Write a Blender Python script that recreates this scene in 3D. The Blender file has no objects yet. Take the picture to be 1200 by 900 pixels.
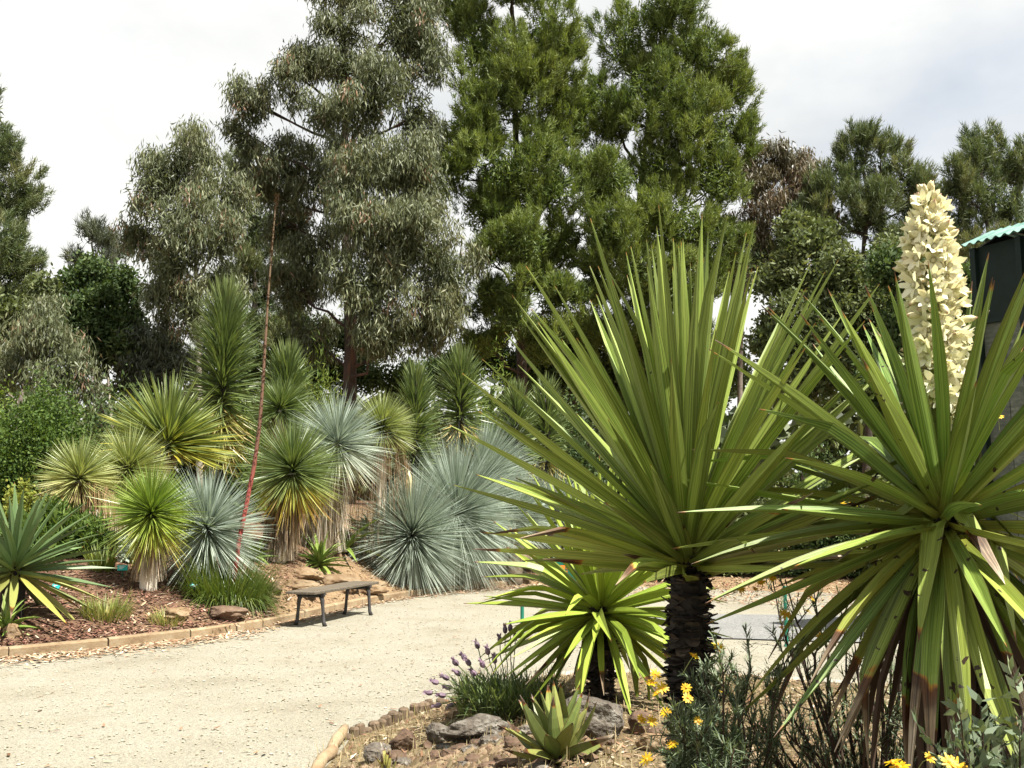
import bpy, bmesh, math, random
import numpy as np
from mathutils import Vector, Matrix, noise as mnoise

# ------------------------------------------------------------------ camera, sky, sun, exposure
scene = bpy.context.scene
COL = scene.collection
FPX, HEYE, HORIZ = 1150.0, 1.55, 597.0          # focal length in photo pixels, eye height, horizon row
PITCH = math.atan((HORIZ - 450) / FPX)
cam_d = bpy.data.cameras.new('camera'); cam = bpy.data.objects.new('camera', cam_d); COL.objects.link(cam)
cam_d.sensor_width = 36.0; cam_d.lens = 36.0 * FPX / 1200.0
cam_d.clip_start = 0.05; cam_d.clip_end = 3000
cam.location = (0, 0, HEYE); cam.rotation_euler = (math.pi / 2 + PITCH, 0, 0)
scene.camera = cam
scene.render.resolution_x = 1024; scene.render.resolution_y = 768

SUN_ELEV = math.radians(61); SUN_AZ = math.radians(36)     # azimuth: from +x (right) turned towards -y (behind the camera)
sun_dir = Vector((math.cos(SUN_ELEV) * math.cos(SUN_AZ), -math.cos(SUN_ELEV) * math.sin(SUN_AZ), math.sin(SUN_ELEV)))
sl = bpy.data.lights.new('sun', 'SUN'); sl.energy = 5.0; sl.angle = math.radians(0.55); sl.color = (1.0, 0.95, 0.86)
so = bpy.data.objects.new('sun', sl); COL.objects.link(so); so.location = (20, -10, 30)
so.rotation_euler = (-sun_dir).to_track_quat('-Z', 'Y').to_euler()

world = bpy.data.worlds.new('World'); scene.world = world; world.use_nodes = True
wn = world.node_tree.nodes; wl = world.node_tree.links; wn.clear()
w_out = wn.new('ShaderNodeOutputWorld')
sky = wn.new('ShaderNodeTexSky'); sky.sky_type = 'NISHITA'; sky.sun_disc = False
sky.sun_elevation = SUN_ELEV; sky.sun_rotation = math.atan2(sun_dir.x, sun_dir.y); sky.air_density = 1.0; sky.dust_density = 1.5
bg_sky = wn.new('ShaderNodeBackground'); bg_sky.inputs['Strength'].default_value = 0.06
wl.new(sky.outputs[0], bg_sky.inputs[0])
bg_cl = wn.new('ShaderNodeBackground'); bg_cl.inputs['Strength'].default_value = 0.37
tc = wn.new('ShaderNodeTexCoord')
mp = wn.new('ShaderNodeMapping'); mp.inputs['Scale'].default_value = (1.0, 1.0, 1.8); mp.inputs['Location'].default_value = (0.35, 0.15, 0.2)
wl.new(tc.outputs['Generated'], mp.inputs[0])
n1 = wn.new('ShaderNodeTexNoise'); n1.inputs['Scale'].default_value = 1.9; n1.inputs['Detail'].default_value = 6; n1.inputs['Roughness'].default_value = 0.55
n2 = wn.new('ShaderNodeTexNoise'); n2.inputs['Scale'].default_value = 3.2; n2.inputs['Detail'].default_value = 5
wl.new(mp.outputs[0], n1.inputs[0]); wl.new(mp.outputs[0], n2.inputs[0])
r1 = wn.new('ShaderNodeValToRGB'); r1.color_ramp.elements[0].position = 0.30; r1.color_ramp.elements[0].color = (0.70, 0.70, 0.70, 1); r1.color_ramp.elements[1].position = 0.47
r2 = wn.new('ShaderNodeValToRGB'); r2.color_ramp.elements[0].position = 0.34; r2.color_ramp.elements[0].color = (0.76, 0.785, 0.80, 1)
r2.color_ramp.elements[1].position = 0.56; r2.color_ramp.elements[1].color = (1.0, 1.0, 0.965, 1)
wl.new(n1.outputs[0], r1.inputs[0]); wl.new(n2.outputs[0], r2.inputs[0]); wl.new(r2.outputs[0], bg_cl.inputs[0])
mx = wn.new('ShaderNodeMixShader'); wl.new(r1.outputs[0], mx.inputs[0]); wl.new(bg_sky.outputs[0], mx.inputs[1]); wl.new(bg_cl.outputs[0], mx.inputs[2])
wl.new(mx.outputs[0], w_out.inputs[0])

vs = scene.view_settings; vs.view_transform = 'Standard'; vs.look = 'None'; vs.gamma = 1.0; vs.use_curve_mapping = False
vs.exposure = 1.55
scene.cycles.max_bounces = 6; scene.cycles.diffuse_bounces = 3; scene.cycles.glossy_bounces = 2; scene.cycles.transmission_bounces = 4

# ------------------------------------------------------------------ helpers: pixels, terrain
CP, SP = math.cos(PITCH), math.sin(PITCH)
def ray(px, py):
    a, b = px - 600.0, 450.0 - py
    return Vector((a, FPX * CP - b * SP, FPX * SP + b * CP))
def at(px, py, Y):
    d = ray(px, py); k = Y / d.y
    return Vector((d.x * k, Y, HEYE + d.z * k))
def gp(px, py, z=0.0):
    d = ray(px, py); k = (z - HEYE) / d.z
    return Vector((d.x * k, d.y * k, z))
def mpp(Y): return Y / FPX                                     # metres per photo pixel at depth Y

far_pts = [gp(*p) for p in [(-160, 788), (0, 772), (100, 763), (200, 752), (270, 743), (330, 731), (385, 718), (440, 706), (500, 696), (560, 690), (615, 686)]]
FX = np.array([-60, -22] + [p.x for p in far_pts] + [1.6, 3.2, 6.0, 12.0, 60.0])
FY = np.array([8.0, 8.6] + [p.y for p in far_pts] + [20.6, 19.8, 18.6, 18.0, 18.0])
near_pts = [gp(*p) for p in [(402, 868), (450, 852), (500, 832), (560, 813), (620, 801), (700, 798), (830, 801), (960, 810), (1200, 826)]]
NXL = near_pts[0].x
NX = np.array([p.x for p in near_pts] + [12.0, 60.0]); NY = np.array([p.y for p in near_pts] + [6.8, 6.8])
def far_edge(x): return np.interp(x, FX, FY)
def near_edge(x): return np.interp(x, NX, NY)
def sstep(a, b, v):
    t = np.clip((v - a) / (b - a), 0, 1); return t * t * (3 - 2 * t)
def vnoise(x, y, s):
    return (np.sin(x * 1.7 * s + 1.3 * np.sin(y * 1.1 * s)) + np.sin(y * 2.1 * s + 1.7 * np.sin(x * 0.9 * s + 2))) * 0.25
def terrain(x, y):
    x = np.asarray(x, float); y = np.asarray(y, float)
    s = y - far_edge(x)
    bank = 0.09 * sstep(0.0, 0.15, s) + 0.165 * np.clip(s, 0, 7.5) + 0.35 * sstep(7, 16, s) + 0.5 * sstep(15, 60, s)
    bank = bank * (1 - 0.8 * sstep(0.8, 3.5, x)) + 0.07 * vnoise(x, y, 1.3) * sstep(0.2, 1.5, s)
    d = np.minimum(x - NXL, near_edge(x) - y)
    bed = (0.30 + 0.05 * vnoise(x, y, 2.5)) * sstep(0.0, 1.7, d)
    return np.where(s > 0, bank, np.where(d > 0, bed, 0.0))
def tz(x, y): return float(terrain(x, y))
def onground(px, py):
    """first point of the pixel's ray that meets the terrain"""
    d = ray(px, py).normalized(); t = 2.5
    while t < 60:
        p = Vector((0, 0, HEYE)) + d * t
        if p.z <= tz(p.x, p.y): return Vector((p.x, p.y, tz(p.x, p.y)))
        t += 0.02
    return at(px, py, 30)

# ------------------------------------------------------------------ helpers: meshes
class MB:
    """collects vertices, quads and tris with the point attributes age / rnd / t / u"""
    def __init__(s): s.v = []; s.q = []; s.t3 = []; s.at = {'age': [], 'rnd': [], 't': [], 'u': []}; s.n = 0; s.qm = []; s.tm = []
    def add(s, v, quads=None, tris=None, age=0.0, rnd=0.5, t=0.0, u=0.0, mat=0):
        v = np.asarray(v, float).reshape(-1, 3); m = len(v)
        s.v.append(v)
        for k, a in (('age', age), ('rnd', rnd), ('t', t), ('u', u)):
            s.at[k].append(np.broadcast_to(np.asarray(a, float), (m,)).copy())
        if quads is not None and len(quads):
            q = np.asarray(quads, int).reshape(-1, 4) + s.n; s.q.append(q); s.qm.append(np.full(len(q), mat))
        if tris is not None and len(tris):
            q = np.asarray(tris, int).reshape(-1, 3) + s.n; s.t3.append(q); s.tm.append(np.full(len(q), mat))
        s.n += m
    def mesh(s, name, mats, smooth=False):
        me = bpy.data.meshes.new(name)
        v = np.concatenate(s.v)
        q = np.concatenate(s.q) if s.q else np.zeros((0, 4), int)
        t = np.concatenate(s.t3) if s.t3 else np.zeros((0, 3), int)
        me.vertices.add(len(v)); me.vertices.foreach_set('co', v.ravel())
        li = np.concatenate([q.ravel(), t.ravel()]); me.loops.add(len(li)); me.loops.foreach_set('vertex_index', li)
        ls = np.concatenate([np.arange(len(q)) * 4, len(q) * 4 + np.arange(len(t)) * 3])
        me.polygons.add(len(ls)); me.polygons.foreach_set('loop_start', ls)
        mi = np.concatenate([np.concatenate(s.qm) if s.qm else np.zeros(0, int), np.concatenate(s.tm) if s.tm else np.zeros(0, int)]).astype(int)
        me.polygons.foreach_set('material_index', mi)
        me.polygons.foreach_set('use_smooth', np.full(len(ls), smooth))
        for k, a in s.at.items():
            ad = me.attributes.new(k, 'FLOAT', 'POINT'); ad.data.foreach_set('value', np.concatenate(a))
        me.update(calc_edges=True); me.validate()
        for m in (mats if isinstance(mats, (list, tuple)) else [mats]): me.materials.append(m)
        return me
    def build(s, name, mats, parent=None, smooth=False, loc=None, stuff=False):
        o = bpy.data.objects.new(name, s.mesh(name, mats, smooth)); COL.objects.link(o)
        if loc is not None: o.location = loc
        if parent is not None: o.parent = parent
        if stuff: o['kind'] = 'stuff'
        return o
def tag(o, label, cat, group=None):
    o['label'] = label; o['category'] = cat
    if group: o['group'] = group
    return o
def thing(name, label, cat, loc=(0, 0, 0), group=None):
    o = bpy.data.objects.new(name, None); COL.objects.link(o); o.location = loc; o.empty_display_size = 0.1
    return tag(o, label, cat, group)
def struct(o): o['kind'] = 'structure'; return o
def place(name, me, parent, mat4, color=None):
    o = bpy.data.objects.new(name, me); COL.objects.link(o); o.parent = parent; o.matrix_local = mat4
    if color: o.color = color
    return o

def norm(a): return a / np.maximum(np.linalg.norm(a, axis=-1, keepdims=True), 1e-9)
def strips(mb, base, d, L, W, bend=0.0, segs=3, prof=None, side=None, age=0.0, rnd=None, rng=None, fold=0.0, mat=0, roll=0.0):
    """many thin leaves in one go: base (N,3), direction (N,3), length, width, sag by gravity"""
    N = len(base); base = np.asarray(base, float); d = norm(np.asarray(d, float))
    L = np.broadcast_to(np.asarray(L, float), (N,)); W = np.broadcast_to(np.asarray(W, float), (N,)); bend = np.broadcast_to(np.asarray(bend, float), (N,))
    if side is None:
        up = np.tile([0, 0, 1.0], (N, 1)); up[np.abs(d[:, 2]) > 0.97] = [1.0, 0, 0]
        side = norm(np.cross(d, up))
    if roll:
        ra = np.random.default_rng(N).uniform(-roll, roll, (N, 1)); side = side * np.cos(ra) + np.cross(side, d) * np.sin(ra)
    if prof is None: prof = np.linspace(1, 0.12, segs + 1)
    ts = np.linspace(0, 1, segs + 1)
    pos = base[:, None, :] + d[:, None, :] * (L[:, None] * ts[None])[:, :, None]
    pos[:, :, 2] -= (bend * L)[:, None] * ts[None] ** 2
    off = side[:, None, :] * (W[:, None] * np.asarray(prof)[None] * 0.5)[:, :, None]
    if rnd is None: rnd = rng.random(N) if rng is not None else np.full(N, 0.5)
    age = np.broadcast_to(np.asarray(age, float), (N,))
    if fold:
        nrm = np.cross(side, d); mid = pos - nrm[:, None, :] * (W[:, None] * np.asarray(prof)[None] * fold)[:, :, None]
        V = np.stack([pos - off, mid, pos + off], 2).reshape(-1, 3); k = 3
    else:
        V = np.stack([pos - off, pos + off], 2).reshape(-1, 3); k = 2
    per = k * (segs + 1)
    qs = []
    for i in range(segs):
        for j in range(k - 1): qs.append([i * k + j, i * k + j + 1, (i + 1) * k + j + 1, (i + 1) * k + j])
    Q = (np.array(qs)[None] + (np.arange(N) * per)[:, None, None]).reshape(-1, 4)
    mb.add(V, Q, age=np.repeat(age, per), rnd=np.repeat(rnd, per), t=np.tile(np.repeat(ts, k), N), u=np.tile(np.linspace(-1, 1, k), N * (segs + 1)), mat=mat)
def needles(mb, base, d, L, W, age, rng):
    """single long triangles"""
    N = len(base); d = norm(d); s = norm(np.cross(d, rng.normal(size=(N, 3))))
    L = np.broadcast_to(L, (N,)); W = np.broadcast_to(W, (N,))
    V = np.stack([base - s * W[:, None] / 2, base + s * W[:, None] / 2, base + d * L[:, None]], 1).reshape(-1, 3)
    mb.add(V, tris=np.arange(3 * N).reshape(-1, 3), age=np.repeat(age, 3), rnd=np.repeat(rng.random(N), 3), t=np.tile([0, 0, 1.0], N))
def rhombs(mb, base, d, L, W, age, rng, side=None):
    """lens-shaped leaves of one quad"""
    N = len(base); d = norm(d); s = norm(np.cross(d, rng.normal(size=(N, 3)))) if side is None else side
    L = np.broadcast_to(L, (N,)); W = np.broadcast_to(W, (N,)); m = base + d * (L * 0.42)[:, None]
    V = np.stack([base, m + s * W[:, None] / 2, base + d * L[:, None], m - s * W[:, None] / 2], 1).reshape(-1, 3)
    mb.add(V, np.arange(4 * N).reshape(-1, 4), age=np.repeat(age, 4), rnd=np.repeat(rng.random(N), 4), t=np.tile([0, .4, 1.0, .4], N))
def tube(mb, pts, rad, sides=6, age=0.0, rnd=0.5, mat=0, cap=True):
    pts = np.asarray([list(p) for p in pts], float); rad = np.broadcast_to(np.asarray(rad, float), (len(pts),))
    tg = norm(np.gradient(pts, axis=0)); ref = np.array([0, 0, 1.0]) if abs(tg[0, 2]) < 0.9 else np.array([1.0, 0, 0])
    V = []; a = np.linspace(0, 2 * math.pi, sides, endpoint=False)
    x = np.cross(tg[0], ref)
    for p, t, r in zip(pts, tg, rad):
        x = x - t * np.dot(x, t); x = x / max(np.linalg.norm(x), 1e-9); y = np.cross(t, x)
        V.append(p + r * (np.cos(a)[:, None] * x + np.sin(a)[:, None] * y))
    V = np.concatenate(V); n = len(pts); Q = []; T = []
    for i in range(n - 1):
        for j in range(sides):
            k = (j + 1) % sides; Q.append([i * sides + j, i * sides + k, (i + 1) * sides + k, (i + 1) * sides + j])
    if cap:
        V = np.concatenate([V, pts[-1:], pts[:1]]); c = n * sides
        for j in range(sides):
            T.append([(n - 1) * sides + j, (n - 1) * sides + (j + 1) % sides, c]); T.append([(j + 1) % sides, j, c + 1])
    ts = np.repeat(np.linspace(0, 1, n), sides); ts = np.concatenate([ts, [1, 0]]) if cap else ts
    mb.add(V, Q, T, age=age, rnd=rnd, t=ts, mat=mat)
def wander(a, b, n, amp, rng):
    a = np.array(list(a), float); b = np.array(list(b), float); t = np.linspace(0, 1, n)[:, None]
    p = a + (b - a) * t; w = rng.normal(size=(n, 3)) * amp; w[0] = 0; w[-1] = 0
    return p + w
def box(mb, c, sx, sy, sz, rot=None, age=0.0, rnd=0.5, mat=0, bev=0.0):
    v = np.array([[x, y, z] for z in (-1, 1) for y in (-1, 1) for x in (-1, 1)], float) * 0.5 * np.array([sx, sy, sz])
    if rot is not None: v = v @ np.array(rot.to_3x3()).T
    mb.add(v + np.array(list(c)), [[0, 2, 3, 1], [4, 5, 7, 6], [0, 1, 5, 4], [2, 6, 7, 3], [0, 4, 6, 2], [1, 3, 7, 5]], age=age, rnd=rnd, mat=mat)

# ------------------------------------------------------------------ materials
def newmat(name):
    m = bpy.data.materials.new(name); m.use_nodes = True; nt = m.node_tree; nt.nodes.clear()
    return m, nt.nodes, nt.links
GAIN = {'pale gravel': .465, 'bark mulch and soil': .66, 'dry sandy bed': .60, 'earth': .8, 'tan concrete': .52, 'pale concrete': .50, 'dead leaf straw': 1.15, 'pebbles': .5, 'cream petals': 1.0, 'tan sandstone': .46, 'grey rock': .40, 'brown rock': .45, 'broken stone': .5,
        'fallen leaves': .72, 'speckled grey ground': 1.0, 'dry grass': .66, 'weathered grey plank': .42, 'blue-grey narrow yucca blades': 1.22, 'lime narrow yucca blades': 1.25, 'pale dry-edged yucca blades': 1.25, 'green narrow yucca blades': 1.25, 'stiff dark yucca blades': 1.3, 'pine needles': 1.45, 'she-oak needles': 1.6,
        'gum leaves': 1.12, 'grey gum leaves': .8, 'bronze gum leaves': 1.1, 'bright shrub leaves': 1.0, 'dark shrub leaves': 1.15, 'olive shrub leaves': 1.2, 'lavender leaves': 1.1, 'grey-green daisy leaves': 1.3, 'green grass': 1.0, 'yellow petals': .85}
def ramp(n, stops):
    r = n.new('ShaderNodeValToRGB'); el = r.color_ramp.elements
    while len(el) < len(stops): el.new(0.5)
    for e, (p, c) in zip(el, stops): e.position = p; e.color = (*c, 1)
    return r
def attr(n, name):
    a = n.new('ShaderNodeAttribute'); a.attribute_name = name; return a
def math_(n, l, op, a, b=None, c=None, clamp=False):
    m = n.new('ShaderNodeMath'); m.operation = op; m.use_clamp = clamp
    for i, v in enumerate((a, b, c)):
        if v is None: continue
        if isinstance(v, (int, float)): m.inputs[i].default_value = v
        else: l.new(v, m.inputs[i])
    return m.outputs[0]
def mixc(n, l, f, a, b, mode='MIX'):
    m = n.new('ShaderNodeMix'); m.data_type = 'RGBA'; m.blend_type = mode
    for s, v in ((m.inputs[0], f), (m.inputs[6], a), (m.inputs[7], b)):
        if isinstance(v, (int, float)): s.default_value = v
        elif isinstance(v, tuple): s.default_value = (*v, 1)
        else: l.new(v, s)
    return m.outputs[2]
def gain(name, stops):
    g = GAIN.get(name, 1.0); return [(p, tuple(min(.9, v * g) for v in c)) for p, c in stops]
def foliage(name, stops, trans=0.35, rough=0.5, spread=0.5, tcol=(1.25, 1.25, 0.6), spec=0.4):
    stops = gain(name, stops)
    """leaf colour from the age attribute, with leaf-to-leaf variation; light passes through the blade"""
    m, n, l = newmat(name)
    out = n.new('ShaderNodeOutputMaterial'); r = ramp(n, stops); l.new(attr(n, 'age').outputs['Fac'], r.inputs[0])
    hs = n.new('ShaderNodeHueSaturation'); l.new(r.outputs[0], hs.inputs['Color'])
    v = math_(n, l, 'MULTIPLY_ADD', attr(n, 'rnd').outputs['Fac'], spread, 1 - spread / 2); l.new(v, hs.inputs['Value'])
    h = math_(n, l, 'MULTIPLY_ADD', attr(n, 'rnd').outputs['Fac'], -0.03, 0.515); l.new(h, hs.inputs['Hue'])
    b = n.new('ShaderNodeBsdfPrincipled'); b.inputs['Roughness'].default_value = rough; b.inputs['Specular IOR Level'].default_value = spec
    l.new(hs.outputs[0], b.inputs['Base Color'])
    t = n.new('ShaderNodeBsdfTranslucent'); l.new(mixc(n, l, 1.0, hs.outputs[0], tcol, 'MULTIPLY'), t.inputs[0])
    mx = n.new('ShaderNodeMixShader'); mx.inputs[0].default_value = trans
    l.new(b.outputs[0], mx.inputs[1]); l.new(t.outputs[0], mx.inputs[2]); l.new(mx.outputs[0], out.inputs[0])
    return m
def solid(name, stops, scale=8.0, rough=0.8, bump=0.3, bscale=30.0, stretch=(1, 1, 1), coord='Object', spec=0.3, bdist=0.01, detail=6, metallic=0.0):
    """noise-varied surface with fine relief"""
    stops = gain(name, stops)
    m, n, l = newmat(name)
    out = n.new('ShaderNodeOutputMaterial'); tcn = n.new('ShaderNodeTexCoord'); mpn = n.new('ShaderNodeMapping'); mpn.inputs['Scale'].default_value = stretch
    l.new(tcn.outputs[coord], mpn.inputs[0])
    nz = n.new('ShaderNodeTexNoise'); nz.inputs['Scale'].default_value = scale; nz.inputs['Detail'].default_value = detail; nz.inputs['Roughness'].default_value = 0.65
    l.new(mpn.outputs[0], nz.inputs[0]); r = ramp(n, stops); l.new(nz.outputs[0], r.inputs[0])
    oi = n.new('ShaderNodeObjectInfo'); hs = n.new('ShaderNodeHueSaturation'); l.new(r.outputs[0], hs.inputs['Color'])
    l.new(math_(n, l, 'MULTIPLY_ADD', oi.outputs['Random'], 0.3, 0.85), hs.inputs['Value'])
    b = n.new('ShaderNodeBsdfPrincipled'); b.inputs['Roughness'].default_value = rough; b.inputs['Specular IOR Level'].default_value = spec; b.inputs['Metallic'].default_value = metallic
    l.new(hs.outputs[0], b.inputs['Base Color'])
    nb = n.new('ShaderNodeTexNoise'); nb.inputs['Scale'].default_value = bscale; nb.inputs['Detail'].default_value = 5; l.new(mpn.outputs[0], nb.inputs[0])
    bp = n.new('ShaderNodeBump'); bp.inputs['Strength'].default_value = bump; bp.inputs['Distance'].default_value = bdist
    l.new(nb.outputs[0], bp.inputs['Height']); l.new(bp.outputs[0], b.inputs['Normal']); l.new(b.outputs[0], out.inputs[0])
    return m
def plain(name, c, rough=0.6, spec=0.3):
    return solid(name, [(0.3, tuple(x * 0.85 for x in c)), (0.7, tuple(min(1, x * 1.12) for x in c))], 12, rough, 0.1, spec=spec)

def big_leaf_mat(name, green, light, yellow, spots=0.5, trans=0.3, redmargin=0.5):
    """thick yucca blade: t runs along it, u across; object colour R = dried length, G = yellowing, B = spotting"""
    m, n, l = newmat(name)
    out = n.new('ShaderNodeOutputMaterial'); oi = n.new('ShaderNodeObjectInfo'); sep = n.new('ShaderNodeSeparateColor'); l.new(oi.outputs['Color'], sep.inputs[0])
    t = attr(n, 't').outputs['Fac']; u = attr(n, 'u').outputs['Fac']
    cmb = n.new('ShaderNodeCombineXYZ'); l.new(math_(n, l, 'MULTIPLY', u, 9.0), cmb.inputs[0]); l.new(math_(n, l, 'MULTIPLY', t, 2.0), cmb.inputs[1]); l.new(math_(n, l, 'MULTIPLY', oi.outputs['Random'], 50.0), cmb.inputs[2])
    st = n.new('ShaderNodeTexNoise'); st.inputs['Scale'].default_value = 1.0; st.inputs['Detail'].default_value = 4; l.new(cmb.outputs[0], st.inputs[0])
    base = mixc(n, l, ramp_fac(n, l, st.outputs[0], 0.36, 0.64), green, light)
    base = mixc(n, l, sep.outputs[1], base, yellow)
    # pale yellowish base of the blade
    base = mixc(n, l, math_(n, l, 'MULTIPLY', ramp_fac(n, l, t, 0.18, 0.0), 0.55), base, yellow)
    au = math_(n, l, 'ABSOLUTE', u)
    base = mixc(n, l, math_(n, l, 'MULTIPLY', ramp_fac(n, l, au, 0.88, 0.99), redmargin), base, (0.09, 0.045, 0.02))
    # dark blotches
    tco = n.new('ShaderNodeTexCoord'); vor = n.new('ShaderNodeTexNoise'); vor.inputs['Scale'].default_value = 26; vor.inputs['Detail'].default_value = 2
    mpn = n.new('ShaderNodeMapping'); mpn.inputs['Scale'].default_value = (1, 1, 0.8); l.new(tco.outputs['Object'], mpn.inputs[0])
    add = n.new('ShaderNodeVectorMath'); add.operation = 'ADD'; cr = n.new('ShaderNodeCombineXYZ'); l.new(math_(n, l, 'MULTIPLY', oi.outputs['Random'], 90.0), cr.inputs[0]); l.new(mpn.outputs[0], add.inputs[0]); l.new(cr.outputs[0], add.inputs[1]); l.new(add.outputs[0], vor.inputs[0])
    thr = math_(n, l, 'MULTIPLY_ADD', sep.outputs[2], -0.14 * spots, 0.80)
    sp = math_(n, l, 'GREATER_THAN', vor.outputs[0], thr)
    base = mixc(n, l, sp, base, (0.035, 0.02, 0.012))
    # dried tip
    nz = n.new('ShaderNodeTexNoise'); nz.inputs['Scale'].default_value = 9; l.new(add.outputs[0], nz.inputs[0])
    d = math_(n, l, 'ADD', t, math_(n, l, 'MULTIPLY', math_(n, l, 'MULTIPLY_ADD', nz.outputs[0], 1.0, -.5), sep.outputs[0]))
    k = math_(n, l, 'SUBTRACT', d, math_(n, l, 'SUBTRACT', 1.0, sep.outputs[0]))
    rp = ramp(n, [(0.0, (0.26, 0.13, 0.02)), (0.05, (0.07, 0.028, 0.01)), (0.22, (0.075, 0.045, 0.025)), (0.45, (0.22, 0.17, 0.11)), (0.7, (0.36, 0.30, 0.22))]); l.new(math_(n, l, 'MULTIPLY', k, 2.0), rp.inputs[0])
    dryc = mixc(n, l, 1.0, rp.outputs[0], mixc(n, l, ramp_fac(n, l, st.outputs[0], .35, .65), (.45, .42, .4), (1.5, 1.5, 1.5)), 'MULTIPLY')
    base = mixc(n, l, ramp_fac(n, l, k, -0.012, 0.006), base, dryc)
    hs = n.new('ShaderNodeHueSaturation'); l.new(base, hs.inputs['Color']); l.new(math_(n, l, 'MULTIPLY_ADD', oi.outputs['Random'], 0.6, 0.7), hs.inputs['Value'])  # wide blade-to-blade brightness also imitates faces turned to light or shade
    b = n.new('ShaderNodeBsdfPrincipled'); b.inputs['Roughness'].default_value = 0.46; b.inputs['Specular IOR Level'].default_value = 0.4; l.new(hs.outputs[0], b.inputs['Base Color'])
    bp = n.new('ShaderNodeBump'); bp.inputs['Strength'].default_value = 0.25; bp.inputs['Distance'].default_value = 0.004; l.new(st.outputs[0], bp.inputs['Height']); l.new(bp.outputs[0], b.inputs['Normal'])
    tr = n.new('ShaderNodeBsdfTranslucent'); l.new(mixc(n, l, 1.0, hs.outputs[0], (1.3, 1.25, 0.5), 'MULTIPLY'), tr.inputs[0])
    mx = n.new('ShaderNodeMixShader'); mx.inputs[0].default_value = trans; l.new(b.outputs[0], mx.inputs[1]); l.new(tr.outputs[0], mx.inputs[2]); l.new(mx.outputs[0], out.inputs[0])
    return m
def ramp_fac(n, l, v, a, b):
    mr = n.new('ShaderNodeMapRange'); mr.inputs[1].default_value = a; mr.inputs[2].default_value = b
    mr.interpolation_type = 'SMOOTHSTEP' if a < b else 'LINEAR'
    l.new(v, mr.inputs[0]); return mr.outputs[0]

def ground_mat(name, fine, patch, pscale=0.5, fscale=60, bump=0.6, bdist=0.02, rough=0.95, speck=None, sandy=False):
    m, n, l = newmat(name); fine = gain(name, fine); patch = gain(name, patch)
    out = n.new('ShaderNodeOutputMaterial'); tco = n.new('ShaderNodeTexCoord')
    a = n.new('ShaderNodeTexNoise'); a.inputs['Scale'].default_value = fscale; a.inputs['Detail'].default_value = 6; a.inputs['Roughness'].default_value = 0.75; l.new(tco.outputs['Object'], a.inputs[0])
    p = n.new('ShaderNodeTexNoise'); p.inputs['Scale'].default_value = pscale; p.inputs['Detail'].default_value = 7; p.inputs['Roughness'].default_value = 0.6; l.new(tco.outputs['Object'], p.inputs[0])
    r1 = ramp(n, fine); l.new(a.outputs[0], r1.inputs[0]); r2 = ramp(n, patch); l.new(p.outputs[0], r2.inputs[0])
    c = mixc(n, l, 0.55, r1.outputs[0], r2.outputs[0])
    h = a.outputs[0]
    if sandy:
        sx = n.new('ShaderNodeSeparateXYZ'); l.new(tco.outputs['Object'], sx.inputs[0])
        f = ramp_fac(n, l, math_(n, l, 'ADD', sx.outputs[0], math_(n, l, 'MULTIPLY_ADD', p.outputs[0], 3.0, -1.5)), -4.6, -3.0)
        c = mixc(n, l, math_(n, l, 'MULTIPLY', f, .85), c, mixc(n, l, a.outputs[0], (.10, .06, .03), (.40, .29, .17)))
    if speck:
        v = n.new('ShaderNodeTexVoronoi'); v.inputs['Scale'].default_value = speck; l.new(tco.outputs['Object'], v.inputs[0])
        hs = n.new('ShaderNodeHueSaturation'); l.new(c, hs.inputs['Color']); sc = n.new('ShaderNodeSeparateColor'); l.new(v.outputs['Color'], sc.inputs[0])
        dark = math_(n, l, 'LESS_THAN', sc.outputs[0], 0.04)
        l.new(math_(n, l, 'SUBTRACT', math_(n, l, 'MULTIPLY_ADD', sc.outputs[1], 0.5, 0.75), math_(n, l, 'MULTIPLY', dark, 0.3)), hs.inputs['Value']); c = hs.outputs[0]
        h = math_(n, l, 'ADD', math_(n, l, 'MULTIPLY', v.outputs['Distance'], -0.8), a.outputs[0])
    b = n.new('ShaderNodeBsdfPrincipled'); b.inputs['Roughness'].default_value = rough; b.inputs['Specular IOR Level'].default_value = 0.15; l.new(c, b.inputs['Base Color'])
    bp = n.new('ShaderNodeBump'); bp.inputs['Strength'].default_value = bump; bp.inputs['Distance'].default_value = bdist; l.new(h, bp.inputs['Height']); l.new(bp.outputs[0], b.inputs['Normal']); l.new(b.outputs[0], out.inputs[0])
    return m

M = {}
M['gravel'] = ground_mat('pale gravel', [(0.25, (0.30, 0.275, 0.205)), (0.5, (0.47, 0.44, 0.345)), (0.75, (0.60, 0.57, 0.465))], [(0.30, (0.35, 0.315, 0.23)), (0.45, (0.50, 0.465, 0.36)), (0.60, (0.57, 0.54, 0.44)), (0.72, (0.45, 0.405, 0.30))], 0.9, 90, 0.7, 0.012, speck=110)
M['mulch'] = ground_mat('bark mulch and soil', [(0.3, (0.07, 0.038, 0.025)), (0.5, (0.17, 0.09, 0.06)), (0.72, (0.33, 0.21, 0.14))], [(0.36, (0.15, 0.075, 0.05)), (0.5, (0.22, 0.13, 0.08)), (0.64, (0.36, 0.25, 0.15))], 0.6, 40, 0.9, 0.03, speck=40, sandy=True)
M['bed'] = ground_mat('dry sandy bed', [(0.3, (0.16, 0.11, 0.055)), (0.5, (0.33, 0.25, 0.14)), (0.72, (0.48, 0.39, 0.25))], [(0.35, (0.20, 0.13, 0.07)), (0.5, (0.33, 0.25, 0.13)), (0.65, (0.40, 0.33, 0.20))], 1.6, 60, 0.9, 0.03, speck=45)
M['earth'] = ground_mat('earth', [(0.3, (0.15, 0.11, 0.06)), (0.7, (0.30, 0.24, 0.15))], [(0.35, (0.17, 0.13, 0.06)), (0.65, (0.25, 0.20, 0.12))], 0.2, 10)
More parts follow.
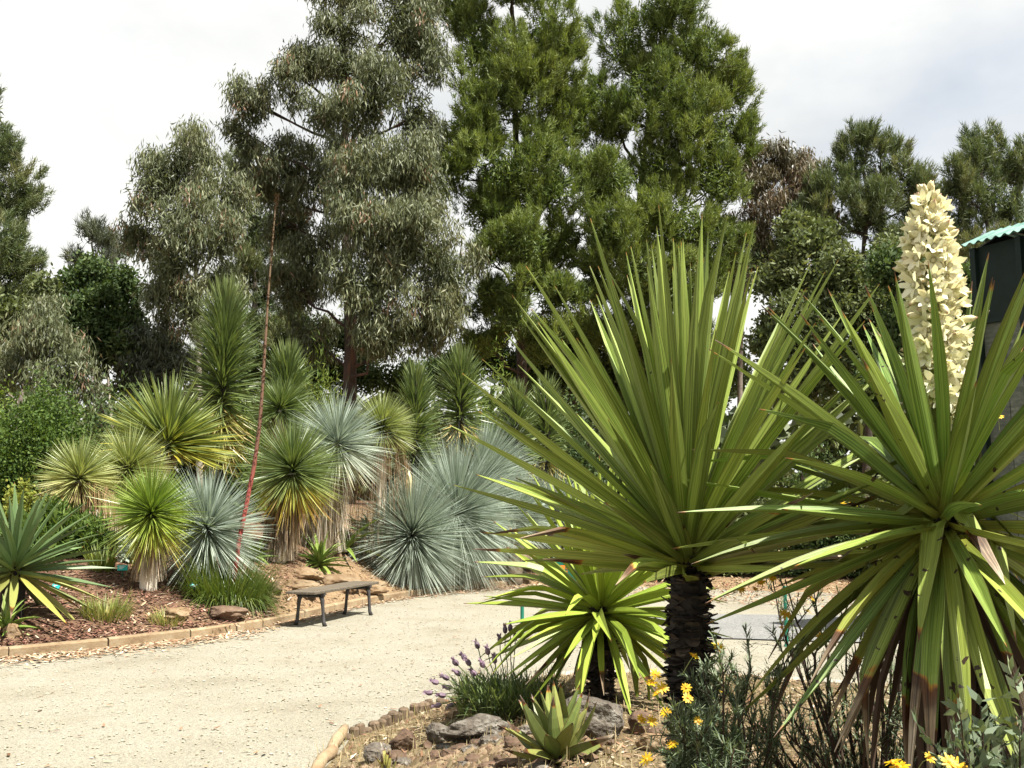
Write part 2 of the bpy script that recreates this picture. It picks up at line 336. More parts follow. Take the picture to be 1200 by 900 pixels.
M['grey_ground'] = ground_mat('speckled grey ground', [(0.3, (0.10, 0.10, 0.10)), (0.7, (0.21, 0.21, 0.20))], [(0.35, (0.13, 0.13, 0.13)), (0.65, (0.19, 0.19, 0.18))], 0.8, 70, 0.5, 0.01, speck=60)
M['kerb'] = solid('tan concrete', [(0.3, (0.24, 0.15, 0.08)), (0.5, (0.40, 0.29, 0.17)), (0.7, (0.50, 0.40, 0.26))], 6, 0.9, 0.5, 40, bdist=0.01)
M['pale_concrete'] = solid('pale concrete', [(0.3, (0.45, 0.40, 0.33)), (0.7, (0.62, 0.57, 0.48))], 8, 0.9, 0.4, 40)
M['log'] = solid('weathered edging wood', [(0.3, (0.05, 0.035, 0.022)), (0.55, (0.12, 0.085, 0.055)), (0.75, (0.17, 0.13, 0.09))], 14, 0.9, 0.6, 30, (1, 1, 0.25))
M['plank'] = solid('weathered grey plank', [(0.3, (0.10, 0.08, 0.055)), (0.5, (0.20, 0.165, 0.12)), (0.7, (0.29, 0.25, 0.19))], 5, 0.8, 0.5, 18, (6, 0.35, 6))
M['iron'] = solid('dark cast iron', [(0.3, (0.018, 0.017, 0.018)), (0.7, (0.045, 0.042, 0.04))], 20, 0.55, 0.2, 60, spec=0.5)
M['bark_euc'] = solid('reddish gum bark', [(0.35, (0.03, 0.024, 0.02)), (0.55, (0.075, 0.05, 0.04)), (0.72, (0.20, 0.09, 0.055))], 1.6, 0.85, 0.6, 14, (2, 2, 0.4), bdist=0.03)
M['bark_pale'] = solid('pale gum bark', [(0.35, (0.16, 0.14, 0.11)), (0.6, (0.34, 0.31, 0.26))], 3, 0.8, 0.4, 14, (2, 2, 0.5))
M['bark_dark'] = solid('dark pine bark', [(0.3, (0.025, 0.02, 0.016)), (0.7, (0.09, 0.07, 0.055))], 5, 0.9, 0.8, 20, (2, 2, 0.5), bdist=0.03)
M['bark_grey'] = solid('grey twig bark', [(0.3, (0.09, 0.075, 0.06)), (0.7, (0.22, 0.19, 0.16))], 6, 0.9, 0.6, 20)
M['twig'] = solid('dark brown twig', [(0.3, (0.018, 0.011, 0.008)), (0.7, (0.06, 0.036, 0.024))], 14, 0.85, 0.5, 40)
M['yucca_trunk'] = foliage('dark yucca trunk', [(0, (0.015, 0.012, 0.01)), (0.6, (0.035, 0.027, 0.02)), (1, (0.08, 0.06, 0.04))], 0.0, 0.9)
M['pine'] = foliage('pine needles', [(0, (0.046, 0.070, 0.018)), (0.5, (0.074, 0.102, 0.026)), (1, (0.115, 0.140, 0.036))], 0.3, 0.6, 0.6, spec=0.25)
M['casuarina'] = foliage('she-oak needles', [(0, (0.035, 0.05, 0.022)), (0.6, (0.06, 0.08, 0.035)), (1, (0.10, 0.105, 0.05))], 0.25, 0.6, 0.6, spec=0.25)
M['euc'] = foliage('gum leaves', [(0, (0.062, 0.078, 0.038)), (0.55, (0.112, 0.126, 0.066)), (0.9, (0.16, 0.16, 0.085)), (0.97, (0.17, 0.11, 0.07)), (1, (0.19, 0.12, 0.075))], 0.25, 0.5, 0.7, (1.2, 1.2, 0.7), spec=0.3)
M['euc_blue'] = foliage('grey gum leaves', [(0, (0.065, 0.085, 0.058)), (0.6, (0.12, 0.14, 0.095)), (1, (0.18, 0.195, 0.13))], 0.25, 0.5, 0.7, (1.2, 1.2, 0.7), spec=0.3)
M['euc_red'] = foliage('bronze gum leaves', [(0, (0.07, 0.075, 0.04)), (0.5, (0.11, 0.09, 0.055)), (1, (0.17, 0.105, 0.07))], 0.25, 0.45, 0.7, (1.2, 1.1, 0.7))
M['shrub_green'] = foliage('bright shrub leaves', [(0, (0.045, 0.085, 0.018)), (0.6, (0.10, 0.15, 0.03)), (1, (0.19, 0.21, 0.04))], 0.3, 0.6, 0.6, spec=.15)
M['shrub_dark'] = foliage('dark shrub leaves', [(0, (0.028, 0.048, 0.018)), (0.6, (0.055, 0.085, 0.03)), (1, (0.09, 0.12, 0.045))], 0.25, 0.6, 0.6, spec=.15)
M['shrub_olive'] = foliage('olive shrub leaves', [(0, (0.055, 0.075, 0.03)), (0.6, (0.095, 0.115, 0.05)), (0.9, (0.13, 0.14, 0.06)), (1, (0.20, 0.10, 0.06))], 0.25, 0.6, 0.6, spec=.15)
M['grey_daisy'] = foliage('grey-green daisy leaves', [(0, (0.05, 0.075, 0.04)), (0.6, (0.10, 0.13, 0.075)), (1, (0.17, 0.20, 0.12))], 0.25, 0.6, 0.5)
M['lavender_leaf'] = foliage('lavender leaves', [(0, (0.05, 0.08, 0.025)), (0.6, (0.11, 0.15, 0.05)), (1, (0.17, 0.21, 0.09))], 0.25, 0.6, 0.5)
M['purple'] = foliage('purple flower heads', [(0, (0.09, 0.06, 0.085)), (1, (0.22, 0.15, 0.20))], 0.2, 0.6, 0.5, (1, 1, 1))
M['yellow'] = foliage('yellow petals', [(0, (0.62, 0.34, 0.005)), (1, (0.72, 0.50, 0.012))], 0.3, 0.5, 0.15, (1, 1, 0.6))
M['orange'] = plain('orange flower centre', (0.55, 0.25, 0.02))
M['cream'] = foliage('cream petals', [(0, (0.66, 0.63, 0.44)), (0.5, (0.76, 0.74, 0.56)), (1, (0.80, 0.79, 0.66))], 0.35, 0.5, 0.12, (1.05, 1.0, 0.75))
M['bud'] = foliage('cream and rose bud', [(0, (0.55, 0.52, 0.28)), (0.6, (0.66, 0.60, 0.38)), (1, (0.40, 0.19, 0.12))], 0.2, 0.5, 0.2, (1, 1, 0.8))
M['straw'] = foliage('dead leaf straw', [(0, (0.17, 0.09, 0.045)), (0.4, (0.33, 0.22, 0.12)), (0.8, (0.50, 0.42, 0.30)), (1, (0.66, 0.62, 0.53))], 0.12, 0.8, 0.6, (1, 1, 0.9), spec=0.1)
M['ros_green'] = foliage('green narrow yucca blades', [(0, (0.09, 0.125, 0.045)), (0.45, (0.165, 0.20, 0.06)), (0.7, (0.30, 0.29, 0.035)), (0.85, (0.40, 0.29, 0.04)), (1, (0.30, 0.16, 0.06))], 0.22, 0.4, 0.4)
M['ros_lime'] = foliage('lime narrow yucca blades', [(0, (0.13, 0.19, 0.035)), (0.5, (0.20, 0.25, 0.04)), (0.8, (0.36, 0.34, 0.05)), (1, (0.36, 0.26, 0.08))], 0.22, 0.4, 0.4)
M['ros_pale'] = foliage('pale dry-edged yucca blades', [(0, (0.17, 0.20, 0.075)), (0.5, (0.27, 0.28, 0.11)), (0.8, (0.38, 0.33, 0.14)), (1, (0.32, 0.22, 0.11))], 0.22, 0.4, 0.4)
M['ros_blue'] = foliage('blue-grey narrow yucca blades', [(0, (0.20, 0.245, 0.20)), (0.5, (0.30, 0.345, 0.285)), (0.85, (0.38, 0.41, 0.33)), (1, (0.40, 0.37, 0.22))], 0.2, 0.45, 0.5, (1.1, 1.1, 0.9), spec=0.3)
M['column'] = foliage('stiff dark yucca blades', [(0, (0.07, 0.10, 0.036)), (0.5, (0.115, 0.148, 0.048)), (0.8, (0.20, 0.20, 0.06)), (1, (0.38, 0.28, 0.12))], 0.2, 0.35, 0.4, spec=0.5)
M['grass'] = foliage('green grass', [(0, (0.07, 0.11, 0.02)), (0.5, (0.15, 0.19, 0.04)), (1, (0.40, 0.33, 0.14))], 0.3, 0.5, 0.5)
M['drygrass'] = foliage('dry grass', [(0, (0.20, 0.20, 0.05)), (0.4, (0.38, 0.30, 0.13)), (1, (0.55, 0.45, 0.26))], 0.25, 0.7, 0.5, (1, 1, 0.8))
M['litter'] = foliage('fallen leaves', [(0, (0.17, 0.08, 0.045)), (0.4, (0.34, 0.21, 0.12)), (0.75, (0.52, 0.40, 0.26)), (1, (0.66, 0.59, 0.46))], 0.1, 0.8, 0.5, (1, 1, 1), spec=0.15)
M['chip'] = foliage('bark chips', [(0, (0.06, 0.03, 0.022)), (0.5, (0.17, 0.085, 0.058)), (0.85, (0.28, 0.16, 0.11)), (1, (0.52, 0.42, 0.32))], 0.0, 0.9, 0.5, spec=0.1)
M['pebble'] = foliage('pebbles', [(0, (0.22, 0.19, 0.13)), (0.5, (0.43, 0.39, 0.29)), (1, (0.62, 0.58, 0.47))], 0.0, 0.9, 0.4, spec=0.2)
M['rubble'] = foliage('broken stone', [(0, (0.13, 0.085, 0.045)), (0.5, (0.30, 0.22, 0.13)), (1, (0.46, 0.38, 0.26))], 0.0, 0.9, 0.4, spec=0.2)
M['rock_grey'] = solid('grey rock', [(0.32, (0.09, 0.07, 0.05)), (0.46, (0.22, 0.185, 0.145)), (0.56, (0.31, 0.275, 0.225)), (0.66, (0.60, 0.56, 0.48))], 11, 0.9, 1.0, 40, bdist=0.03)
M['rock_tan'] = solid('tan sandstone', [(0.3, (0.20, 0.11, 0.055)), (0.5, (0.36, 0.24, 0.13)), (0.7, (0.50, 0.39, 0.25))], 5, 0.9, 0.8, 18, bdist=0.02)
M['rock_brown'] = solid('brown rock', [(0.3, (0.10, 0.06, 0.04)), (0.55, (0.22, 0.14, 0.09)), (0.75, (0.34, 0.25, 0.17))], 7, 0.9, 0.8, 20, bdist=0.02)
M['fg_green'] = big_leaf_mat('broad yucca blade', (0.075, 0.135, 0.016), (0.265, 0.345, 0.07), (0.38, 0.38, 0.08), 0.45, 0.12)  # dark and pale greens pushed apart to mimic shaded and lit blades
M['fg_flower'] = big_leaf_mat('spotted yucca blade', (0.050, 0.108, 0.016), (0.175, 0.265, 0.055), (0.40, 0.36, 0.05), 1.0, 0.11)  # streak greens widened too, painting in lit and shaded contrast
M['fg_small'] = big_leaf_mat('lime yucca blade', (0.15, 0.23, 0.022), (0.29, 0.38, 0.05), (0.36, 0.38, 0.06), 0.2, 0.18)
M['agave_blue'] = big_leaf_mat('blue-green agave blade', (0.062, 0.12, 0.046), (0.13, 0.20, 0.085), (0.32, 0.30, 0.07), 0.1, 0.18, 0.2)
M['agave_green'] = big_leaf_mat('green agave blade', (0.11, 0.19, 0.035), (0.19, 0.28, 0.06), (0.30, 0.30, 0.07), 0.1, 0.2, 0.2)
M['aloe'] = big_leaf_mat('aloe blade', (0.10, 0.16, 0.045), (0.17, 0.22, 0.06), (0.34, 0.28, 0.07), 0.5, 0.15, 0.9)
M['dead'] = foliage('withered brown leaf', [(0, (0.06, 0.036, 0.022)), (1, (0.13, 0.09, 0.06))], .05, .8, .5)
M['red_stem'] = foliage('red flower stalk', [(0, (0.35, 0.22, 0.07)), (0.07, (0.30, 0.045, 0.04)), (0.22, (0.24, 0.05, 0.04)), (0.36, (0.11, 0.05, 0.03)), (1, (0.11, 0.08, 0.04))], 0.0, 0.6, 0.3)
M['green_stem'] = plain('green stem', (0.22, 0.26, 0.08))
M['teal'] = plain('teal plastic tag', (0.02, 0.36, 0.34), 0.4)
M['post_green'] = plain('green painted steel', (0.012, 0.13, 0.085), 0.45)
M['sign_green'] = plain('dark green sign face', (0.008, 0.10, 0.065), 0.45)
M['white'] = plain('white lettering', (0.75, 0.75, 0.72), 0.5)
M['sign_orange'] = plain('orange sign mark', (0.70, 0.17, 0.02), 0.5)
M['hut'] = solid('dark green painted boards', [(0.3, (0.004, 0.010, 0.008)), (0.7, (0.007, 0.016, 0.013))], 5, 0.6, 0.1, 30, spec=0.2)
M['roof'] = solid('green corrugated sheet', [(0.3, (0.025, 0.085, 0.07)), (0.5, (0.05, 0.14, 0.115)), (0.7, (0.12, 0.20, 0.165))], 3, 0.5, 0.2, 20, spec=0.5)
M['mesh'] = solid('pale shade cloth', [(0.3, (0.06, 0.07, 0.055)), (0.6, (0.12, 0.13, 0.105)), (0.75, (0.20, 0.21, 0.175))], 9, 0.8, 0.8, 90, (1, 1, 3))
M['hills'] = foliage('far foliage', [(0, (0.03, 0.045, 0.018)), (1, (0.09, 0.11, 0.045))], 0.2, 0.6, 0.6)

# ------------------------------------------------------------------ the ground
def sheet(name, xs, ys, zf, mat):
    X, Y = np.meshgrid(xs, ys, indexing='ij'); Z = zf(X, Y); nx, ny = X.shape
    mb = MB(); idx = np.arange(nx * ny).reshape(nx, ny)
    Q = np.stack([idx[:-1, :-1], idx[1:, :-1], idx[1:, 1:], idx[:-1, 1:]], -1).reshape(-1, 4)
    mb.add(np.stack([X, Y, Z], -1), Q)
    return struct(mb.build(name, mat, smooth=True))
def ruled(name, xs, y0, y1, ny, zf, mat):
    t = np.linspace(0, 1, ny); X = np.repeat(xs[:, None], ny, 1); Y = y0(xs)[:, None] * (1 - t) + y1(xs)[:, None] * t; Z = zf(X, Y)
    mb = MB(); idx = np.arange(X.size).reshape(X.shape)
    Q = np.stack([idx[:-1, :-1], idx[1:, :-1], idx[1:, 1:], idx[:-1, 1:]], -1).reshape(-1, 4)
    mb.add(np.stack([X, Y, Z], -1), Q)
    return struct(mb.build(name, mat, smooth=True))
g = np.concatenate([[-900, -400, -150], np.linspace(-80, 80, 41), [150, 400, 900]])
sheet('ground', g, np.concatenate([[-300, -100], np.linspace(-40, 120, 41), [200, 500, 1200]]), lambda X, Y: np.full(X.shape, -0.03), M['earth'])
px_ = np.concatenate([np.linspace(-60, -10, 26)[:-1], np.linspace(-10, 8, 181), np.linspace(8, 60, 27)[1:]])
def pathz(X, Y): return 0.006 + 0.012 * vnoise(X, Y, 0.8) * 0.5
ruled('path', px_[px_ <= NXL + 0.05], lambda x: np.full(x.shape, -12.0), lambda x: far_edge(x) + 0.03, 140, pathz, M['gravel'])
ruled('path', np.concatenate([[NXL + 0.04], px_[px_ > NXL + 0.05]]), lambda x: near_edge(x) - 0.02, lambda x: far_edge(x) + 0.03, 60, pathz, M['gravel'])
def smooth_z(X, Y): return terrain(X, Y) + 0.02 * vnoise(X, Y, 5.0) * sstep(0.1, .5, Y - far_edge(X))
px2 = np.concatenate([np.linspace(-120, -12, 30)[:-1], np.linspace(-12, 8, 201), np.linspace(8, 120, 30)[1:]])
ruled('bank', px2, lambda x: far_edge(x) + 0.02, lambda x: far_edge(x) + 12, 110, smooth_z, M['mulch'])
ruled('bank', px2[::2], lambda x: far_edge(x) + 12, lambda x: far_edge(x) + 140, 60, smooth_z, M['mulch'])
ruled('planting_bed', np.concatenate([np.linspace(NXL, 8, 150), np.linspace(8, 60, 20)[1:]]), lambda x: np.full(x.shape, -8.0), lambda x: near_edge(x), 200, lambda X, Y: terrain(X, Y) + 0.004, M['bed'])
ruled('band', np.linspace(2.05, 40, 60), lambda x: np.full(x.shape, 11.9) + 0.25 * np.sin(x), lambda x: np.full(x.shape, 14.6) + 0.2 * np.sin(x * 0.7), 8, lambda X, Y: np.full(X.shape, 0.022), M['grey_ground'])  # thin grey sheet laid over the gravel on the right

# ------------------------------------------------------------------ kerbs and edgings
kerb = thing('garden_kerb', 'long low tan concrete kerb along the foot of the planted bank', 'kerb')
kx = []
x = -12.0
while x < 0.45:
    slope = (float(far_edge(x + .05)) - float(far_edge(x))) / .05; kx.append(x); x += 1.0 / math.hypot(1, slope)
rk = random.Random(4)
for a, b in zip(kx[:-1], kx[1:]):
    A = Vector((a, float(far_edge(a)), 0)); B = Vector((b, float(far_edge(b)), 0)); d = (B - A); L = d.length; ang = math.atan2(d.y, d.x)
    mb = MB(); w, h = 0.11, 0.115
    prof = [(-w / 2, -0.05), (w / 2, -0.05), (w / 2, h - 0.02), (w / 2 - 0.02, h), (-w / 2 + 0.02, h), (-w / 2, h - 0.02)]
    V = [(sx * (L / 2 - 0.006), py_, pz_) for sx in (-1, 1) for (py_, pz_) in prof]; n = 6
    Q = [[i, (i + 1) % n, n + (i + 1) % n, n + i] for i in range(n)]
    mb.add(V, Q + [[0, 3, 2, 1], [0, 5, 4, 3], [6, 7, 8, 9], [6, 9, 10, 11]])
    o = mb.build('kerb_stone', M['kerb'], kerb, loc=(A + B) / 2 + Vector((0, 0, rk.uniform(-0.012, 0.012)))); o.rotation_euler = (rk.uniform(-.03, .03), 0, ang + rk.uniform(-.012, .012))

edge = thing('concrete_edging', 'pale concrete edging strip between the gravel path and the sandy bed with yuccas', 'edging')
ex = np.arange(float(near_pts[3].x), 7.5, 1.0)
for a, b in zip(ex[:-1], ex[1:]):
    A = Vector((a, float(near_edge(a)), 0)); B = Vector((b, float(near_edge(b)), 0)); d = B - A
    mb = MB(); box(mb, (0, 0, 0), d.length - 0.01, 0.16, 0.15)
    o = mb.build('edging_block', M['pale_concrete'], edge, loc=(A + B) / 2 + Vector((0, 0, 0.02))); o.rotation_euler = (0, 0, math.atan2(d.y, d.x))
rolls = thing('log_roll_edging', 'row of short weathered wooden stakes edging the rocky bed beside the gravel', 'edging')
pr = near_pts[:4]; tot = 0
seg = [(pr[i], pr[i + 1]) for i in range(3)]
rl = random.Random(2)
for A, B in seg:
    n = int((B - A).length / 0.075)
    for i in range(n):
        p = A.lerp(B, (i + .5) / n)
        if rl.random() < 0.12: continue
        mb = MB(); r = rl.uniform(0.032, 0.042); h = rl.uniform(0.03, 0.09)
        tube(mb, [(0, 0, -0.08), (0, 0, h - 0.012), (0, 0, h)], [r, r, r * 0.75], 8)
        o = mb.build('stake', M['log'], rolls, loc=(p.x, p.y, 0)); o.rotation_euler = (rl.uniform(-.15, .15), rl.uniform(-.15, .15), rl.uniform(0, 6))
# the log lying at the corner of the bed
mb = MB(); A, B = gp(368, 912), gp(404, 862)
tube(mb, wander(A + Vector((0, 0, 0.03)), B + Vector((0, 0, 0.05)), 8, 0.006, np.random.default_rng(3)), [0.034, .038, .036, .04, .036, .04, .037, .03], 10)
tag(mb.build('edging_log', M['kerb'], smooth=True), 'pale fallen log lying at the corner of the rocky bed beside the gravel', 'log')

# ------------------------------------------------------------------ the bench
def build_bench():
    P1, P2, P3, P4 = gp(351, 733), gp(376, 735), gp(407, 720), gp(431, 722)
    c = (P1 + P2 + P3 + P4) / 4; long = ((P3 - P1) + (P4 - P2)).normalized(); ang = math.atan2(long.y, long.x)
    b = thing('park_bench', 'low backless bench with grey wooden planks and dark iron legs beside the kerb', 'bench', (c.x, c.y, 0.005)); b.rotation_euler = (0, 0, ang)
    H = 0.44; half = ((P3 - P1).length + (P4 - P2).length) / 4; wid = 0.20
    for i in range(4):
        mb = MB(); box(mb, (0, 0, 0), 2.02, 0.098, 0.036)
        me = mb.mesh('plank', M['plank']); bmx = bmesh.new(); bmx.from_mesh(me); bmesh.ops.bevel(bmx, geom=bmx.edges[:], offset=0.006, segments=1, affect='EDGES'); bmx.to_mesh(me); bmx.free()
        o = place('plank', me, b, Matrix.Translation((0.02 * (-1) ** i * .5, -0.1575 + i * 0.105, H + 0.012 + 0.002 * (i % 2))))
    for sx in (-1, 1):
        mb = MB(); tube(mb, [(sx * half, -wid, H - 0.035), (sx * half, 0, H - 0.05), (sx * half, wid, H - 0.035)], [0.024] * 3, 6); box(mb, (sx * half, 0, H - 0.02), 0.07, 0.42, 0.025)
        mb.build('cross_bar', M['iron'], b)
        for sy in (-1, 1):
            mb = MB(); y = sy * wid
            tube(mb, [(sx * half, y * 0.72, H - 0.02), (sx * half, y * 0.86, H - 0.10), (sx * half, y * .92, 0.22), (sx * half, y * 0.98, 0.06), (sx * half, y * 1.1, 0.0)], [0.038, 0.03, 0.022, 0.026, 0.034], 8)
            mb.build('leg', M['iron'], b, smooth=True)
build_bench()

# ------------------------------------------------------------------ broad-leaved rosettes whose blades show one by one
def blade_mesh(name, mat, curve, width, thick, segs=8, shape='yucca', twist=0.0, kink=None):
    """unit-length blade along +z, upper face +y, closed four-sided section"""
    t = np.linspace(0, 1, segs + 1)
    if shape == 'yucca': w = np.interp(t, [0, .06, .22, .42, .62, .82, .93, 1], [.8, .66, .86, 1.0, .86, .46, .19, .02])
    elif shape == 'agave': w = np.interp(t, [0, .1, .3, .6, .85, 1], [1.0, .95, 1.0, .8, .4, .03])
    else: w = np.interp(t, [0, .15, .4, .7, .9, 1], [.8, 1.0, .95, .6, .25, .03])
    z = t.copy(); y = -curve * t ** 2
    if kink: y = y - np.maximum(0, t - kink[0]) * kink[1]; z = z - np.maximum(0, t - kink[0]) * kink[2]
    V = []; U = []; T = []
    for i in range(segs + 1):
        h = w[i] * width / 2; a = twist * t[i]; ca, sa = math.cos(a), math.sin(a)
        dep = h * 0.62 if shape != 'aloe' else h * 0.3
        th = thick * (0.35 + 0.65 * (1 - t[i]))
        for (xx, yy, uu) in ((-h, dep, -1), (0, -0.02 * h, 0), (h, dep, 1), (0, -th - 0.1 * h, 0)):
            V.append((xx * ca - yy * sa, y[i] + xx * sa + yy * ca, z[i])); U.append(uu); T.append(t[i])
    Q = [[i * 4 + j, i * 4 + (j + 1) % 4, (i + 1) * 4 + (j + 1) % 4, (i + 1) * 4 + j] for i in range(segs) for j in range(4)]
    Q += [[3, 2, 1, 0], [segs * 4 + k for k in range(4)]]
    mb = MB(); mb.add(V, Q, t=T, u=U)
    me = mb.mesh(name, mat, False); bmx = bmesh.new(); bmx.from_mesh(me); bmesh.ops.recalc_face_normals(bmx, faces=bmx.faces[:]); bmx.to_mesh(me); bmx.free()
    return me
def blade_matrix(base, az, el, L, roll=0.0, wscale=1.0):
    d = Vector((math.cos(el) * math.cos(az), math.cos(el) * math.sin(az), math.sin(el)))
    n = Vector((-math.sin(el) * math.cos(az), -math.sin(el) * math.sin(az), math.cos(el)))
    x = n.cross(d); R = Matrix((x, n, d)).transposed().to_4x4()
    return Matrix.Translation(base) @ R @ Matrix.Rotation(roll, 4, 'Z') @ Matrix.Diagonal((wscale, wscale, L, 1))
def rosette(parent, meshes, n, e_hi, e_lo, Lf, dry, seed, stem=0.12, rad=0.03, jitter=6, power=1.0, base_z=0.0, yellow=0.1, wjit=0.12, name='leaf', az0=0.0, roll=0.6):
    """blades on a golden spiral, the steepest innermost"""
    r = random.Random(seed)
    for i in range(n):
        f = (i + 0.5) / n; el = math.radians(e_hi + (e_lo - e_hi) * f ** power + r.uniform(-jitter, jitter)); az = az0 + i * 2.39996 + r.uniform(-.2, .2)
        L = Lf(f, r); bz = base_z + stem * (1 - f)
        rr = rad * (0.25 + 0.75 * f)
        m = blade_matrix(Vector((math.cos(az) * rr, math.sin(az) * rr, bz)), az, el, L, r.uniform(-roll, roll), r.uniform(1 - wjit, 1 + wjit))
        me = r.choice(meshes)
        place(name, me, parent, m, dry(f, r))
def yucca_trunk(parent, z0, z1, r0, r1, seed, stubs=260, stub_len=0.06, mat='yucca_trunk', lean=(0, 0), name='trunk'):
    rng = np.random.default_rng(seed); mb = MB(); n = 14
    zs = np.linspace(z0, z1, n); rad = np.interp(np.linspace(0, 1, n), [0, 1], [r0, r1]) * (1 + rng.normal(0, .05, n))
    xs = lean[0] * (1 - np.linspace(0, 1, n)); ys = lean[1] * (1 - np.linspace(0, 1, n))
    tube(mb, np.stack([xs, ys, zs], 1), rad, 12, age=0.2)
    a = rng.random(stubs) * 2 * math.pi; k = rng.random(stubs); z = z0 + (z1 - z0) * k; rr = np.interp(k, [0, 1], [r0, r1]) * 0.92
    base = np.stack([np.cos(a) * rr + lean[0] * (1 - k), np.sin(a) * rr + lean[1] * (1 - k), z], 1)
    d = np.stack([np.cos(a), np.sin(a), rng.normal(0.2, .5, stubs)], 1)
    strips(mb, base, d, stub_len * (0.4 + rng.random(stubs) ** 2), 0.055, 0.1, 2, [1, .95, .55], age=rng.random(stubs), rng=rng, fold=0.12)
    return mb.build(name, M[mat], parent)

fg_meshes = [blade_mesh('leaf', M['fg_green'], c, 0.053, 0.007, twist=tw) for c, tw in ((0.0, 0), (0.01, .12), (0.02, -.15), (0.03, .1), (-0.02, .0), (-0.03, -.1))]
fl_meshes = [blade_mesh('leaf', M['fg_flower'], c, 0.047, 0.007, twist=tw) for c, tw in ((0.0, 0), (0.03, .15), (0.06, -.15), (0.10, .1), (-0.03, .0), (0.14, -.1))]
sm_meshes = [blade_mesh('leaf', M['fg_small'], c, 0.058, 0.007, twist=tw) for c, tw in ((0.0, 0), (0.0, .15), (0.015, -.15), (0.03, .1), (0.04, .0))]
fg_meshes.append(blade_mesh('leaf', M['fg_green'], 0.0, 0.058, 0.007, kink=(0.72, .25, .06)))
fl_meshes.append(blade_mesh('leaf', M['fg_flower'], 0.03, 0.053, 0.007, kink=(0.6, .3, .08)))
sm_meshes.append(blade_mesh('leaf', M['fg_small'], 0.06, 0.08, 0.006, kink=(0.55, 0.35, 0.1)))

# tall yucca
D = 3.6; c = at(806, 652, D); gz = tz(c.x, c.y)
y1 = thing('tall_yucca', 'big yucca with long upright green sword leaves on a thick black trunk', 'yucca', (c.x, c.y, gz))
cz = c.z - gz
yucca_trunk(y1, -0.05, cz + 0.04, 0.075, 0.062, 11, 1100, 0.042)
def dry_big(f, r):
    if f > 0.80: return (r.uniform(0.05, 0.42) if r.random() < 0.6 else 0.04, r.uniform(0.1, .45), r.uniform(.3, 1), 1)
    return (0.012 * r.random(), r.uniform(0, .2), r.uniform(0, .4), 1)
rosette(y1, fg_meshes, 140, 90, 0, lambda f, r: float(np.interp(f, [0, .2, .5, .75, 1], [0.97, 1.10, 1.03, .82, .60])) * r.uniform(0.9, 1.06), dry_big, 5, stem=0.20, rad=0.07, jitter=4, power=1.0, base_z=cz - 0.05)
# small scale-like blades at the crown's base
rosette(y1, [blade_mesh('leaf', M['fg_green'], 0.02, 0.062, 0.008, shape='agave')], 16, 70, 5, lambda f, r: r.uniform(.10, .30), lambda f, r: (r.choice([0.02, .3]), .3, .5, 1), 8, stem=0.1, rad=0.075, base_z=cz - 0.08)

# flowering yucca
D = 3.05; c = at(1106, 612, D); gz = tz(c.x, c.y)
y2 = thing('flowering_yucca', 'yucca with a tall cream flower spike and brown-tipped leaves radiating from its head', 'yucca', (c.x, c.y, gz)); cz = c.z - gz
yucca_trunk(y2, -0.05, cz + 0.02, 0.055, 0.05, 12, 700, 0.045)
def dry_fl(f, r):
    if f > 0.72: return (r.uniform(.15, .55) if r.random() < 0.75 else .05, r.uniform(.0, .3), r.uniform(.3, 1), 1)
    if f > 0.35: return (r.uniform(.03, .38) if r.random() < 0.45 else .03, r.uniform(.0, .4), r.uniform(.4, 1), 1)
    return (r.uniform(.02, .06), r.uniform(0, .2), r.uniform(.1, .7), 1)
rosette(y2, fl_meshes, 140, 76, -84, lambda f, r: (0.74 + 0.10 * math.sin(f * 3.14)) * r.uniform(0.86, 1.08), dry_fl, 21, stem=0.16, rad=0.06, jitter=7, power=1.18, base_z=cz - 0.08, az0=0.6)
rosette(y2, [blade_mesh('leaf', M['fg_flower'], 0.02, 0.07, 0.008, shape='agave', kink=(.45, .6, .3))], 12, 60, 0, lambda f, r: r.uniform(.14, .30), lambda f, r: (r.choice([0.05, .35]), .2, .8, 1), 9, stem=0.1, rad=0.06, base_z=cz - 0.06)
rosette(y2, [blade_mesh('dead_leaf', M['dead'], cv, .045, .005, kink=(.5, .1, .02)) for cv in (.05, .12, .2)], 26, -52, -88, lambda f, r: r.uniform(.6, .9), lambda f, r: (0, 0, 0, 1), 27, stem=0.05, rad=0.06, base_z=cz - .12, name='dead_leaf')
